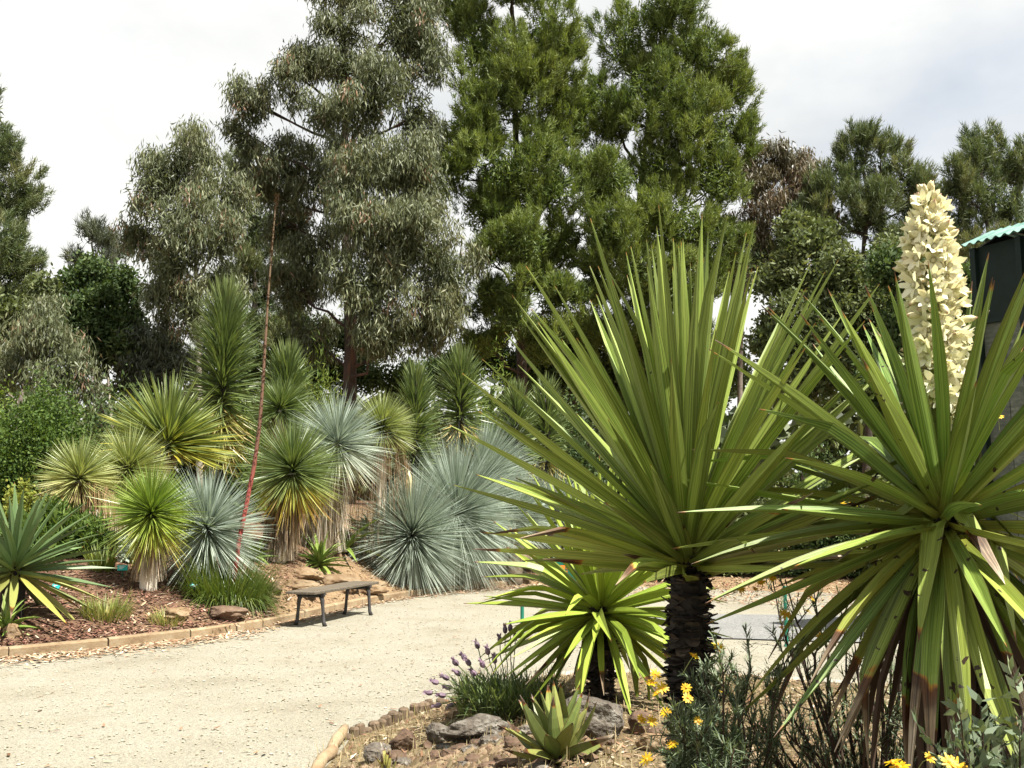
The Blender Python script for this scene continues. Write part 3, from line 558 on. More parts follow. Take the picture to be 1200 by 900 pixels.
def spike(parent, z0, z1, rmax):
    sp = bpy.data.objects.new('flower_spike', None); COL.objects.link(sp); sp.parent = parent; sp.location = (0.012, 0.02, z0)
    H = z1 - z0
    mb = MB(); tube(mb, [(0, 0, -0.1), (0, 0, H * .5), (0, 0, H * .95)], [0.024, .018, .006], 8); mb.build('stalk', M['green_stem'], sp)
    rng = np.random.default_rng(4); fm = []
    for v in range(5):      # six-petalled bells, open to half closed
        mb = MB(); spread = (0.55, 0.8, 1.0, 0.4, 0.7)[v]; Lp = 0.046
        for k in range(6):
            a = k * math.pi / 3 + rng.normal(0, .08); ca, sa = math.cos(a), math.sin(a); w = 0.0085 if k % 2 else 0.0105
            pts = []
            for tt, ww in ((0, .35), (.4, 1.0), (.75, .85), (1, .08)):
                rr = 0.004 + Lp * spread * (tt * .55 + .35 * tt * tt); zz = Lp * (tt - 0.35 * spread * tt * tt)
                for sd in (-1, 1): pts.append((ca * rr - sa * sd * ww * w, sa * rr + ca * sd * ww * w, zz))
            mb.add(pts, [[0, 1, 3, 2], [2, 3, 5, 4], [4, 5, 7, 6]], age=rng.random(), rnd=rng.random())
        tube(mb, [(0, 0, -0.015), (0, 0, 0.012)], [0.004, 0.009], 5, age=0.0)
        fm.append(mb.mesh('flower', M['cream'], True))
    bm_ = []
    for v in range(3):
        mb = MB(); tube(mb, [(0, 0, -0.02), (0, 0, 0.0), (0, 0, 0.014), (0, 0, 0.03), (0, 0, 0.044)], [.003, .007, .011, .009, .001], 6, age=np.concatenate([np.repeat([.2, .1, .1, .5, 1.0], 6), [1, 0]]) if v else 0.3)
        bm_.append(mb.mesh('bud', M['bud'], True))
    r = random.Random(6); n = 350
    for i in range(n):
        f = (i + .5) / n; f = f ** 0.92; az = i * 2.39996 + r.uniform(-.3, .3)
        R = rmax * float(np.interp(f, [0, .12, .45, .7, .86, .95, 1], [.86, .98, 1, .82, .55, .28, .10])) * r.uniform(0.45, 1.05); z = H * f + r.uniform(-.01, .01)
        up = float(np.interp(f, [0, .75, .9, 1], [-0.6, -.25, .8, 1.4])) + r.uniform(-.55, .55)
        d = Vector((math.cos(az), math.sin(az), up)).normalized()
        p = Vector((math.cos(az) * R * .78, math.sin(az) * R * .78, z))
        bud = r.random() < np.interp(f, [0, .6, .9, 1], [.25, .30, .65, 1])
        s = r.uniform(.78, 1.15) * (0.75 if f > .93 else 1)
        q = d.to_track_quat('Z', 'Y').to_matrix().to_4x4()
        place('bud' if bud else 'flower', r.choice(bm_ if bud else fm), sp, Matrix.Translation(p) @ q @ Matrix.Rotation(r.uniform(0, 6.3), 4, 'Z') @ Matrix.Scale(s, 4))
    mb = MB()
    for i in range(46):     # side stalks that carry the flowers
        az = i * 2.39996; f = (i + .5) / 46; R = rmax * .7 * float(np.interp(f, [0, .45, .7, .9, 1], [.9, 1, .8, .45, .1]))
        tube(mb, [(0, 0, H * f - .02), (math.cos(az) * R * .6, math.sin(az) * R * .6, H * f), (math.cos(az) * R, math.sin(az) * R, H * f + .02)], [.006, .004, .003], 5)
    mb.build('side_stalks', M['green_stem'], sp)
zt = at(1106, 222, D + .02).z - gz; zb = at(1106, 470, D + .02).z - gz
spike(y2, zb - 0.08, zt, 0.101)

# low yucca beyond the boulder
c0 = onground(705, 822); D = c0.y; c = at(706, 716, D)
y3 = thing('low_yucca', 'short lime-green yucca growing behind the grey boulder', 'yucca', c0); cz = c.z - c0.z
yucca_trunk(y3, -0.05, cz + 0.03, 0.07, 0.075, 13, 500, 0.06)
rosette(y3, sm_meshes, 135, 87, -52, lambda f, r: (0.98 - 0.30 * f) * r.uniform(.88, 1.08), lambda f, r: (r.uniform(.01, .05) if f < .8 or r.random() < .6 else .3, r.uniform(0, .3), r.uniform(0, .5), 1), 33, stem=0.14, rad=0.07, jitter=6, power=0.95, base_z=cz - 0.07)

# blue-green agave at the left end of the kerb
c0 = onground(14, 722); D = c0.y; c = at(12, 668, D)
ag = thing('blue_agave', 'large blue-green agave-like rosette with yellowing lower leaves beside the kerb', 'agave', c0); cz = c.z - c0.z
agm = [blade_mesh('leaf', M['agave_blue'], cv, 0.085, 0.012, shape='yucca') for cv in (0.0, 0.04, 0.08, 0.12)]
mb = MB(); tube(mb, [(0, 0, -0.05), (0, 0, cz * .6), (0, 0, cz + .05)], [.12, .13, .08], 10); mb.build('stem', M['yucca_trunk'], ag)
rosette(ag, agm, 80, 82, -38, lambda f, r: (.93 + .10 * f) * r.uniform(.85, 1.1), lambda f, r: (.02 if f < .8 else r.uniform(.02, .3), 0.05 if f < .7 else r.uniform(.1, .9), 0, 1), 41, stem=0.16, rad=0.08, base_z=cz - 0.08, power=0.9)
# small green plant in front of it
def spiky(name, label, cat, px, py, L, W, n, mat, seed, e_hi=80, e_lo=5, group=None, shape='agave', curve=(0.05, .15, .25), dryf=None):
    c0 = onground(px, py); t = thing(name, label, cat, c0, group)
    ms = [blade_mesh('leaf', M[mat], cv, W, W * .12, segs=6, shape=shape) for cv in curve]
    rosette(t, ms, n, e_hi, e_lo, lambda f, r: L * r.uniform(.75, 1.08), dryf or (lambda f, r: (.03, r.uniform(0, .25) + (.3 if f > .85 else 0), .1, 1)), seed, stem=0.07, rad=W * .5, base_z=0.0)
    mb = MB(); tube(mb, [(0, 0, -.06), (0, 0, .05), (0, 0, .09)], [W * .5, W * .5, W * .3], 8); mb.build('stem', M['yucca_trunk'], t)
    return t
spiky('green_agave', 'small bright green spiky rosette on the sandstone beside the thick straw-skirted trunk', 'agave', 374, 664, 0.55, 0.07, 46, 'agave_green', 3, 85, -20)
spiky('arching_agave', 'agave with a few long arching pale green leaves below the blue-headed yucca', 'agave', 404, 648, 0.95, 0.10, 16, 'agave_green', 7, 62, 8, curve=(.25, .4, .55))
spiky('dark_agave', 'dark grey-green upright agave between the straw trunk and the blue globes', 'agave', 432, 628, 0.55, 0.13, 16, 'agave_blue', 8, 80, 20)
spiky('leafy_rosette', 'small light green leafy rosette tucked under the large blue-green agave', 'plant', 6, 742, 0.35, 0.045, 40, 'agave_green', 9, 80, 0)
spiky('hidden_agave', 'green agave half hidden behind the blue-green rosette beside the red stalk', 'agave', 297, 656, 0.42, 0.06, 26, 'agave_green', 10, 80, 0)
al = spiky('aloe', 'small aloe with broad pointed green leaves and red tips among the stones', 'aloe', 654, 893, 0.34, 0.085, 26, 'aloe', 14, 80, 6, shape='aloe', curve=(-.05, .02, -.12), dryf=lambda f, r: (r.uniform(.05, .16) if f < .7 else r.uniform(.15, .4), r.uniform(.05, .5), r.uniform(.2, 1), 1))
spiky('aloe', 'tiny red-tipped aloe at the edge of the rubble near the fallen log', 'aloe', 452, 912, 0.12, 0.035, 10, 'aloe', 15, 85, 40, shape='aloe', curve=(-.05, .02), dryf=lambda f, r: (.35, .6, .5, 1))

# ------------------------------------------------------------------ fine-leaved yuccas on the bank
def head(parent, center, R, n, mat, seed, e_hi=90, e_lo=-60, W=0.015, bend=0.06, age_el=(20, -40), squash=1.0, name='leaves', jit=.13, fold=0.0, agenoise=.08, sphere=True):
    """globe of narrow stiff blades; age grows from the steep young blades to the hanging old ones"""
    rng = np.random.default_rng(seed); k = rng.random(n)
    s_hi, s_lo = math.sin(math.radians(min(e_hi, 90))), math.sin(math.radians(e_lo))
    el = np.arcsin(np.clip(s_hi + (s_lo - s_hi) * k, -1, 1)); az = rng.random(n) * 2 * math.pi
    d = np.stack([np.cos(el) * np.cos(az), np.cos(el) * np.sin(az), np.sin(el) * squash], 1)
    age = np.clip((age_el[0] - np.degrees(el)) / (age_el[0] - age_el[1]), 0, 1) * 0.85 + rng.normal(0, agenoise, n)
    mb = MB(); base = np.tile([0, 0, 0.0], (n, 1)) + d * 0.03 * rng.random((n, 1)); base[:, 2] += 0.12 * R * np.sin(el)
    strips(mb, base, d, R * (1 + rng.normal(0, jit, n)), W * (0.8 + .4 * rng.random(n)), bend * (0.5 + rng.random(n)), 3, [.7, 1, .7, .08], age=np.clip(age, 0, 1), rng=rng, fold=fold, roll=1.3)
    o = mb.build(name, M[mat], parent, loc=center, stuff=True); o.rotation_euler = (rng.normal(0, .12), rng.normal(0, .12), 0); return o
def skirt(parent, z_top, z_bot, r_top, r_bot, n, seed, L=0.45, age=(0.2, 1.0), lean=(0, 0), flare=0.25, W=0.022):
    """dead leaves hanging against the trunk"""
    rng = np.random.default_rng(seed); k = rng.random(n); a = rng.random(n) * 2 * math.pi
    z = z_bot + (z_top - z_bot) * k; r = (r_bot + (r_top - r_bot) * k) * (0.75 + .35 * rng.random(n)) * np.interp(k, [0, .55, .85, 1], [1, 1, .6, .3])
    base = np.stack([np.cos(a) * r + lean[0] * (1 - k), np.sin(a) * r + lean[1] * (1 - k), np.minimum(z + L * .5, z_top + .02)], 1)
    d = np.stack([np.cos(a) * (flare * rng.random(n)), np.sin(a) * (flare * rng.random(n)), -np.ones(n)], 1)
    Ls = np.minimum(L * (.6 + .6 * rng.random(n)), np.maximum(.12, base[:, 2] - z_bot * 0.9))
    ag = np.clip(age[1] + (age[0] - age[1]) * k + rng.normal(0, .14, n), 0, 1)
    mb = MB(); strips(mb, base, d, Ls, W * (.6 + .8 * rng.random(n)), 0.0, 2, [.8, 1, .3], age=ag, rng=rng)
    mb.build('dead_leaf_skirt', M['straw'], parent, stuff=True)
def core(parent, z0, z1, r, mat='straw', age=0.6, lean=(0, 0), r1=None):
    mb = MB(); n = 9; t = np.linspace(0, 1, n); rng = np.random.default_rng(int(z1 * 1000) % 999)
    tube(mb, np.stack([lean[0] * (1 - t), lean[1] * (1 - t), z0 + (z1 - z0) * t], 1), (r + ((r1 or r) - r) * t) * (1 + rng.normal(0, .04, n)), 12, age=age)
    mb.build('trunk', M[mat], parent, smooth=True)
def narrow_yucca(label, px, py, rpx, D, mat, seed, n=620, trunk=0.09, sk=None, lean_px=0, base_D=None, name='narrow_leaf_yucca', **kw):
    c = at(px, py, D); bx = c.x + lean_px * mpp(D); gz = tz(c.x, D)
    t = thing(name, label, 'yucca', (c.x, D, gz)); h = c.z - gz; lean = (lean_px * mpp(D), 0)
    core(t, -0.1, h - .02, trunk, 'yucca_trunk' if not sk else 'straw', .95, lean=lean, r1=trunk * .55)
    head(t, (0, 0, h), rpx * mpp(D), int(n * 2.2), mat, seed, **kw)
    if sk: skirt(t, h - .08, sk[0] * h, sk[1] * mpp(D), sk[2] * mpp(D), sk[3], seed + 1, lean=lean, **(sk[4] if len(sk) > 4 else {}))
    return t
narrow_yucca('lime yucca globe on a short pale trunk with a straw skirt, by a teal tag', 178, 603, 54, 13.4, 'ros_lime', 101, 640, .13, (0.10, 13, 13, 420), e_lo=-62, age_el=(10, -60))
narrow_yucca('silvery blue-green stemless yucca globe beside the red flower stalk', 243, 622, 66, 14.0, 'ros_blue', 102, 760, .10, None, e_lo=-70, age_el=(30, -90))
narrow_yucca('pale yellowish yucca with a leaning brown skirt, next to the dense green shrub', 93, 562, 47, 15.0, 'ros_pale', 103, 520, .16, (0.1, 24, 26, 620, dict(L=.55, age=(.15, .7))), lean_px=36, e_lo=-45, age_el=(40, -50))
narrow_yucca('pale green yucca globe directly behind the lime green one', 150, 552, 50, 16.0, 'ros_pale', 104, 520, .14, (0.2, 18, 22, 300), e_lo=-25, age_el=(30, -60))
narrow_yucca('yucca with gold lower leaves above a thick brown-to-white straw trunk on sandstone', 343, 553, 60, 16.2, 'ros_green', 105, 760, .17, (0.03, 20, 15, 1700, dict(L=.6, age=(.05, 1.0), flare=.12)), lean_px=-17, e_lo=-68, age_el=(0, -45))
narrow_yucca('pale blue-headed yucca above a wide cream straw skirt', 396, 520, 57, 17.6, 'ros_blue', 106, 680, .22, (0.04, 18, 20, 1300, dict(L=.7, age=(.6, 1.0))), lean_px=-18, e_lo=-60, age_el=(10, -50))
narrow_yucca('grey-green yucca globe tucked behind the blue-headed yucca', 448, 502, 40, 18.6, 'ros_pale', 107, 700, .14, (0.05, 34, 36, 900, dict(L=.7, age=(.2, .7))), e_lo=-45, age_el=(-20, -90))
narrow_yucca('round blue-grey yucca globe touching the ground at the kerb, with one pale bud', 483, 630, 70, 18.6, 'ros_blue', 108, 1900, .14, None, W=.014, e_lo=-80, age_el=(30, -120))
narrow_yucca('broad blue-grey yucca globe in the middle of the blue cluster', 535, 605, 82, 19.6, 'ros_blue', 109, 1900, .14, None, W=.014, e_lo=-75, age_el=(30, -120))
narrow_yucca('tallest blue-grey yucca globe at the back of the blue cluster', 562, 566, 70, 20.8, 'ros_blue', 110, 1700, .16, None, W=.014, e_lo=-60, age_el=(30, -120))
narrow_yucca('small blue-grey yucca globe with a brown skirt at the end of the blue cluster', 604, 606, 50, 20.6, 'ros_blue', 111, 760, .16, (0.02, 16, 22, 400, dict(L=.5, age=(.1, .5))), e_lo=-55, age_el=(30, -120))
narrow_yucca('blue-grey yucca globe seen through the leaves of the lime yucca', 650, 600, 46, 21.5, 'ros_blue', 112, 600, .16, None, e_lo=-55, age_el=(30, -120))
narrow_yucca('green yucca globe behind the gold-skirted yucca', 328, 480, 36, 18.4, 'ros_green', 113, 520, .16, (0.3, 14, 18, 300), e_lo=-40, age_el=(-30, -90))
# wide fan-headed yucca with a bare trunk
narrow_yucca('broad green and yellow yucca fan on a bare slender trunk below the gum tree', 196, 522, 74, 17.4, 'ros_green', 114, 330, .09, (0.75, 10, 8, 120), e_lo=-18, W=0.05, fold=.2, age_el=(110, -90), bend=.05, name='broad_leaf_yucca', agenoise=.14)
# little bud of the nearest blue globe
def column_yucca(label, px, y_top, y_bot, wpx, D, seed, n=900, dead=0.25, L=0.55):
    """tall head of stiff blades all along the stem, upright at the top and hanging dry at the bottom"""
    top = at(px, y_top, D); bot = at(px, y_bot, D); gz = tz(top.x, D); t = thing('columnar_yucca', label, 'yucca', (top.x, D, gz))
    h1 = top.z - gz; h0 = max(0.1, bot.z - gz); R = wpx * mpp(D) / 2; Lb = R * 1.25
    core(t, -0.1, h1 - Lb * .9, .08, 'yucca_trunk', 0.5)
    rng = np.random.default_rng(seed); k = rng.random(n) ** .8; az = rng.random(n) * 2 * math.pi
    z = h0 + (h1 - Lb - h0) * k
    el = np.radians(np.interp(k, [0, dead, .5, .85, 1], [-62, -25, 22, 52, 82]) + rng.normal(0, 9, n))
    d = np.stack([np.cos(el) * np.cos(az), np.cos(el) * np.sin(az), np.sin(el)], 1)
    age = np.where(k < dead, .7 + .3 * rng.random(n), .55 * (1 - k) * rng.random(n) + .1 * rng.random(n) + .25 * (k > .9))
    Ln = Lb * np.interp(k, [0, .3, .8, 1], [.9, 1, 1.0, .95]) * (1 + rng.normal(0, .08, n))
    base = np.stack([np.cos(az) * .05, np.sin(az) * .05, z], 1)
    mb = MB(); strips(mb, base, d, Ln, .034 * (.8 + .4 * rng.random(n)), .02, 3, [.8, 1, .65, .06], age=age, rng=rng, fold=.15, roll=1.2)
    mb.build('leaves', M['column'], t, stuff=True)
column_yucca('tallest columnar yucca, dark green with a dry leaf collar, beside the slender gum trunk', 266, 316, 530, 74, 19.2, 201, 1500, .3)
column_yucca('dark columnar yucca with a rounded top behind the red flower stalk', 338, 392, 540, 60, 19.8, 202, 900, .1)
column_yucca('yellow-green columnar yucca behind the blue cluster, beside another column', 488, 415, 570, 50, 20.0, 203, 950, .12)
column_yucca('columnar yucca with dark middle and pale dry collar above the blue cluster', 540, 396, 525, 56, 20.6, 204, 900, .3)
column_yucca('short columnar yucca against the dark pine shade, its twin at its side', 606, 438, 560, 46, 21.4, 205, 700, .25)
column_yucca('short columnar yucca beside its twin, touching the tall yucca\'s leaf tips', 640, 434, 560, 46, 22.0, 206, 700, .25)
# pale bud rising from the blue globe
mb = MB(); c = at(479, 566, 18.5); tube(mb, [at(480, 600, 18.55), at(479.5, 578, 18.5), c, at(479, 558, 18.5), at(479, 552, 18.5)], [.03, .04, .06, .05, .01], 8, age=.3)
mb.build('bud', M['bud'], bpy.data.objects['narrow_leaf_yucca.007']).matrix_parent_inverse = Matrix.Translation(-bpy.data.objects['narrow_leaf_yucca.007'].location)

# ------------------------------------------------------------------ grass clumps, red stalk, low plants on the bank
def grass(name, label, px, py, R, H, n, seed, mat='grass', W=0.012, age=(0, .5), bend=.5, cat='grass tuft', group=None, spread=1.0):
    c = onground(px, py); rng = np.random.default_rng(seed); a = rng.random(n) * 2 * math.pi; r = R * np.sqrt(rng.random(n)) * .5
    base = np.stack([np.cos(a) * r, np.sin(a) * r, np.full(n, -.02)], 1); base[:, 2] += terrain(base[:, 0] + c.x, base[:, 1] + c.y) - c.z
    o = .8 * spread * rng.random(n); d = np.stack([np.cos(a) * o, np.sin(a) * o, np.ones(n)], 1)
    mb = MB(); strips(mb, base, d, H * (.5 + .6 * rng.random(n)), W, bend * rng.random(n), 3, [1, .9, .6, .1], age=age[0] + (age[1] - age[0]) * rng.random(n), rng=rng)
    t = thing(name, label, cat, c, group); mb.build('blades', M[mat], t, stuff=True); return t
rc = grass('grass_clump', 'dark green rush-like clump from which the tall red flower stalk rises', 268, 702, 1.05, .82, 2800, 1, age=(-.1, .3), bend=1.1, cat='grass clump')
grass('grass_tuft', 'light green grass tuft on the mulch below the lime yucca, left of the rock', 124, 722, .55, .34, 420, 2, age=(.3, .8))
grass('grass_tuft', 'sparse pale grass tuft close to the kerb in front of the lime yucca', 196, 730, .4, .22, 220, 3, age=(.4, .9))
grass('grass_tuft', 'green spiky tuft under the leaning pale yucca', 120, 668, .3, .4, 120, 4, age=(.2, .5), W=.025, bend=.1)
# the tall stalk
mb = MB(); D = 13.9; path = [(274, 672), (279, 640), (289, 590), (298, 545), (304, 500), (308, 450), (311, 400), (314, 350), (318, 300), (323, 240), (325, 228)]
pts = np.array([list(at(x, y, D + .25 * i / 10)) for i, (x, y) in enumerate(path)]); origin = np.array(list(rc.location)); pts[0, 2] = rc.location.z - .02
tk = np.linspace(0, 1, len(pts)); rad = np.interp(tk, [0, .3, .8, 1], [.034, .030, .012, .005])
nn = len(pts); tube(mb, pts - origin, rad, 8, age=np.concatenate([np.repeat(tk, 8), [1, 0]]))
st = mb.build('flower_stalk', M['red_stem'], rc, smooth=True); st['label'] = 'tall thin red flower stalk leaning slightly, brown higher up'
mb = MB(); rng = np.random.default_rng(5); k = rng.random(420) ; P = np.stack([np.interp(k, tk, pts[:, j]) for j in range(3)], 1) - origin
a = rng.random(420) * 6.28; keep = k > .1
strips(mb, P[keep], np.stack([np.cos(a), np.sin(a), .5 + 0 * a], 1)[keep], .05, .032, 0, 2, [1, .8, .2], age=(.12 + .8 * k)[keep], rng=rng)
mb.build('bracts', M['red_stem'], st, stuff=True)
st2 = rc

def leafy(name, label, cat, c, R, H, n, mat, seed, leaf=(.07, .03), group=None, up=0.3, stems=10, smat='twig', age=(0, 1), kind='rhomb', parts=('foliage', 'stems'), lump=0.25):
    """free-standing low shrub: stems fan out of the ground, leaves fill an uneven dome"""
    rng = np.random.default_rng(seed); t = thing(name, label, cat, c, group)
    ncl = max(10, n // 45); az = rng.random(ncl) * 6.283; el = np.arcsin(rng.random(ncl) ** .8); rr = (.55 + .45 * rng.random(ncl)) * (1 + rng.normal(0, lump * .5, ncl))
    C = np.stack([np.cos(az) * np.cos(el) * R * rr, np.sin(az) * np.cos(el) * R * rr, np.maximum(.08, H * np.sin(el) * rr)], 1)
    idx = rng.integers(0, ncl, n); base = C[idx] + rng.normal(0, 1, (n, 3)) * np.array([R, R, H]) * .11
    base[:, 2] = np.maximum(base[:, 2], .02)
    d = rng.normal(size=(n, 3)); d[:, 2] += up * 2; ca = rng.random(ncl); ag = np.clip(age[0] + (age[1] - age[0]) * (.65 * ca[idx] + .35 * rng.random(n)), 0, 1)
    mb = MB()
    if kind == 'rhomb': rhombs(mb, base, d, leaf[0] * (.6 + .8 * rng.random(n)), leaf[1], ag, rng)
    else: needles(mb, base, d, leaf[0] * (.6 + .8 * rng.random(n)), leaf[1], ag, rng)
    ni = n // 6; ui = norm(rng.normal(size=(ni, 3))); ui[:, 2] = np.abs(ui[:, 2]); q = ui * np.array([R, R, H]) * (.7 * rng.random((ni, 1)) ** .4); rhombs(mb, q + np.array([0, 0, .05]), rng.normal(size=(ni, 3)), leaf[0] * 2.2, max(leaf[1] * 2.4, .08), np.full(ni, age[0]), rng)  # inner leaves in the darkest tone, painting shade inside the shrub
    mb.build(parts[0], M[mat], t, stuff=True)
    mb = MB()
    for i in range(min(stems, ncl)): tube(mb, wander((rng.normal(0, .05) * R, rng.normal(0, .05) * R, -.08), C[i], 5, R * .03, rng), np.linspace(.02, .006, 5) * max(1, R), 5)
    mb.build(parts[1], M[smat], t); return t
def shrub_at(name, label, cat, px, py_top, D, rpx, mat, n, seed, **kw):
    top = at(px, py_top, D); gz = tz(top.x, D); return leafy(name, label, cat, (top.x, D, gz), rpx * mpp(D), max(.3, top.z - gz), n, mat, seed, **kw)
shrub_at('round_shrub', 'dense green rounded shrub below the weeping wattle', 'shrub', 52, 470, 19.5, 62, 'shrub_green', 26000, 301, leaf=(.075, .045), age=(0, .35))
shrub_at('round_shrub', 'lighter green shrub with paler leaves at the far end of the green hedge', 'shrub', -14, 468, 20.5, 60, 'shrub_green', 16000, 302, leaf=(.08, .05), age=(.2, .8))
shrub_at('low_shrub', 'leafy green low plants behind the large blue-green agave', 'plant', 70, 596, 14.6, 62, 'shrub_green', 6500, 303, leaf=(.15, .03), up=.5, age=(.0, .5))
shrub_at('low_shrub', 'dark low leafy plant under the leaning pale yucca', 'plant', 118, 630, 14.8, 30, 'shrub_dark', 2200, 304, leaf=(.10, .05))
shrub_at('yellow_flowering_shrub', 'low shrub topped with bright yellow-green flowers by the green shrub', 'shrub', 28, 574, 16.4, 28, 'shrub_green', 2600, 305, leaf=(.06, .05), age=(.9, 1))
shrub_at('twiggy_shrub', 'grey twiggy low shrub between the round shrub and the broad yucca fan', 'shrub', 118, 500, 20.8, 36, 'shrub_olive', 2600, 306, leaf=(.12, .02), stems=30, smat='bark_grey')
shrub_at('silver_plant', 'small silvery blue ground plant beside a teal tag', 'plant', 150, 655, 14.5, 13, 'ros_blue', 500, 307, leaf=(.08, .03))
shrub_at('back_shrub', 'feathery light green shrub behind the columnar yuccas', 'shrub', 372, 440, 22.5, 40, 'shrub_green', 7000, 308, leaf=(.16, .02), up=.6, age=(.4, 1))
shrub_at('back_shrub', 'fresh green shrub between the yellow-green column and the short twin columns', 'shrub', 574, 432, 23.5, 36, 'shrub_green', 7000, 309, leaf=(.13, .03), up=.4, age=(.2, .9))
shrub_at('back_shrub', 'olive shrub filling the gap behind the two tall yellow-green columns', 'shrub', 515, 475, 22.5, 38, 'shrub_olive', 4500, 310, leaf=(.12, .03))
shrub_at('back_shrub', 'dark shrub behind the short twin columnar yuccas', 'shrub', 668, 470, 24.5, 60, 'shrub_dark', 7000, 311, leaf=(.12, .05))
shrub_at('back_shrub', 'green shrub filling behind the tallest columnar yucca', 'shrub', 285, 455, 22.0, 42, 'shrub_green', 6000, 312, leaf=(.14, .025), age=(.1, .7))
shrub_at('back_shrub', 'dark leafy shrub behind the broad yucca fan', 'shrub', 150, 462, 22.8, 56, 'shrub_dark', 7000, 313, leaf=(.12, .05))

for i_, (px, py, D_, rp, mt, lb) in enumerate(((770, 560, 21.5, 52, 'shrub_dark', 'dark shrub behind the tall yucca, next to the blue globes'), (865, 545, 22.5, 60, 'shrub_olive', 'olive shrub behind the tall yucca beyond the grey road'), (960, 540, 21.5, 56, 'shrub_dark', 'dark shrub beyond the grey road under the olive bush'), (1060, 540, 20.5, 60, 'shrub_olive', 'olive shrub beyond the grey road near the green shed'))):
    shrub_at('hedge_shrub', lb, 'shrub', px, py, D_, rp, mt, 7000, 320 + i_, leaf=(.12, .05), age=(.1, .9))
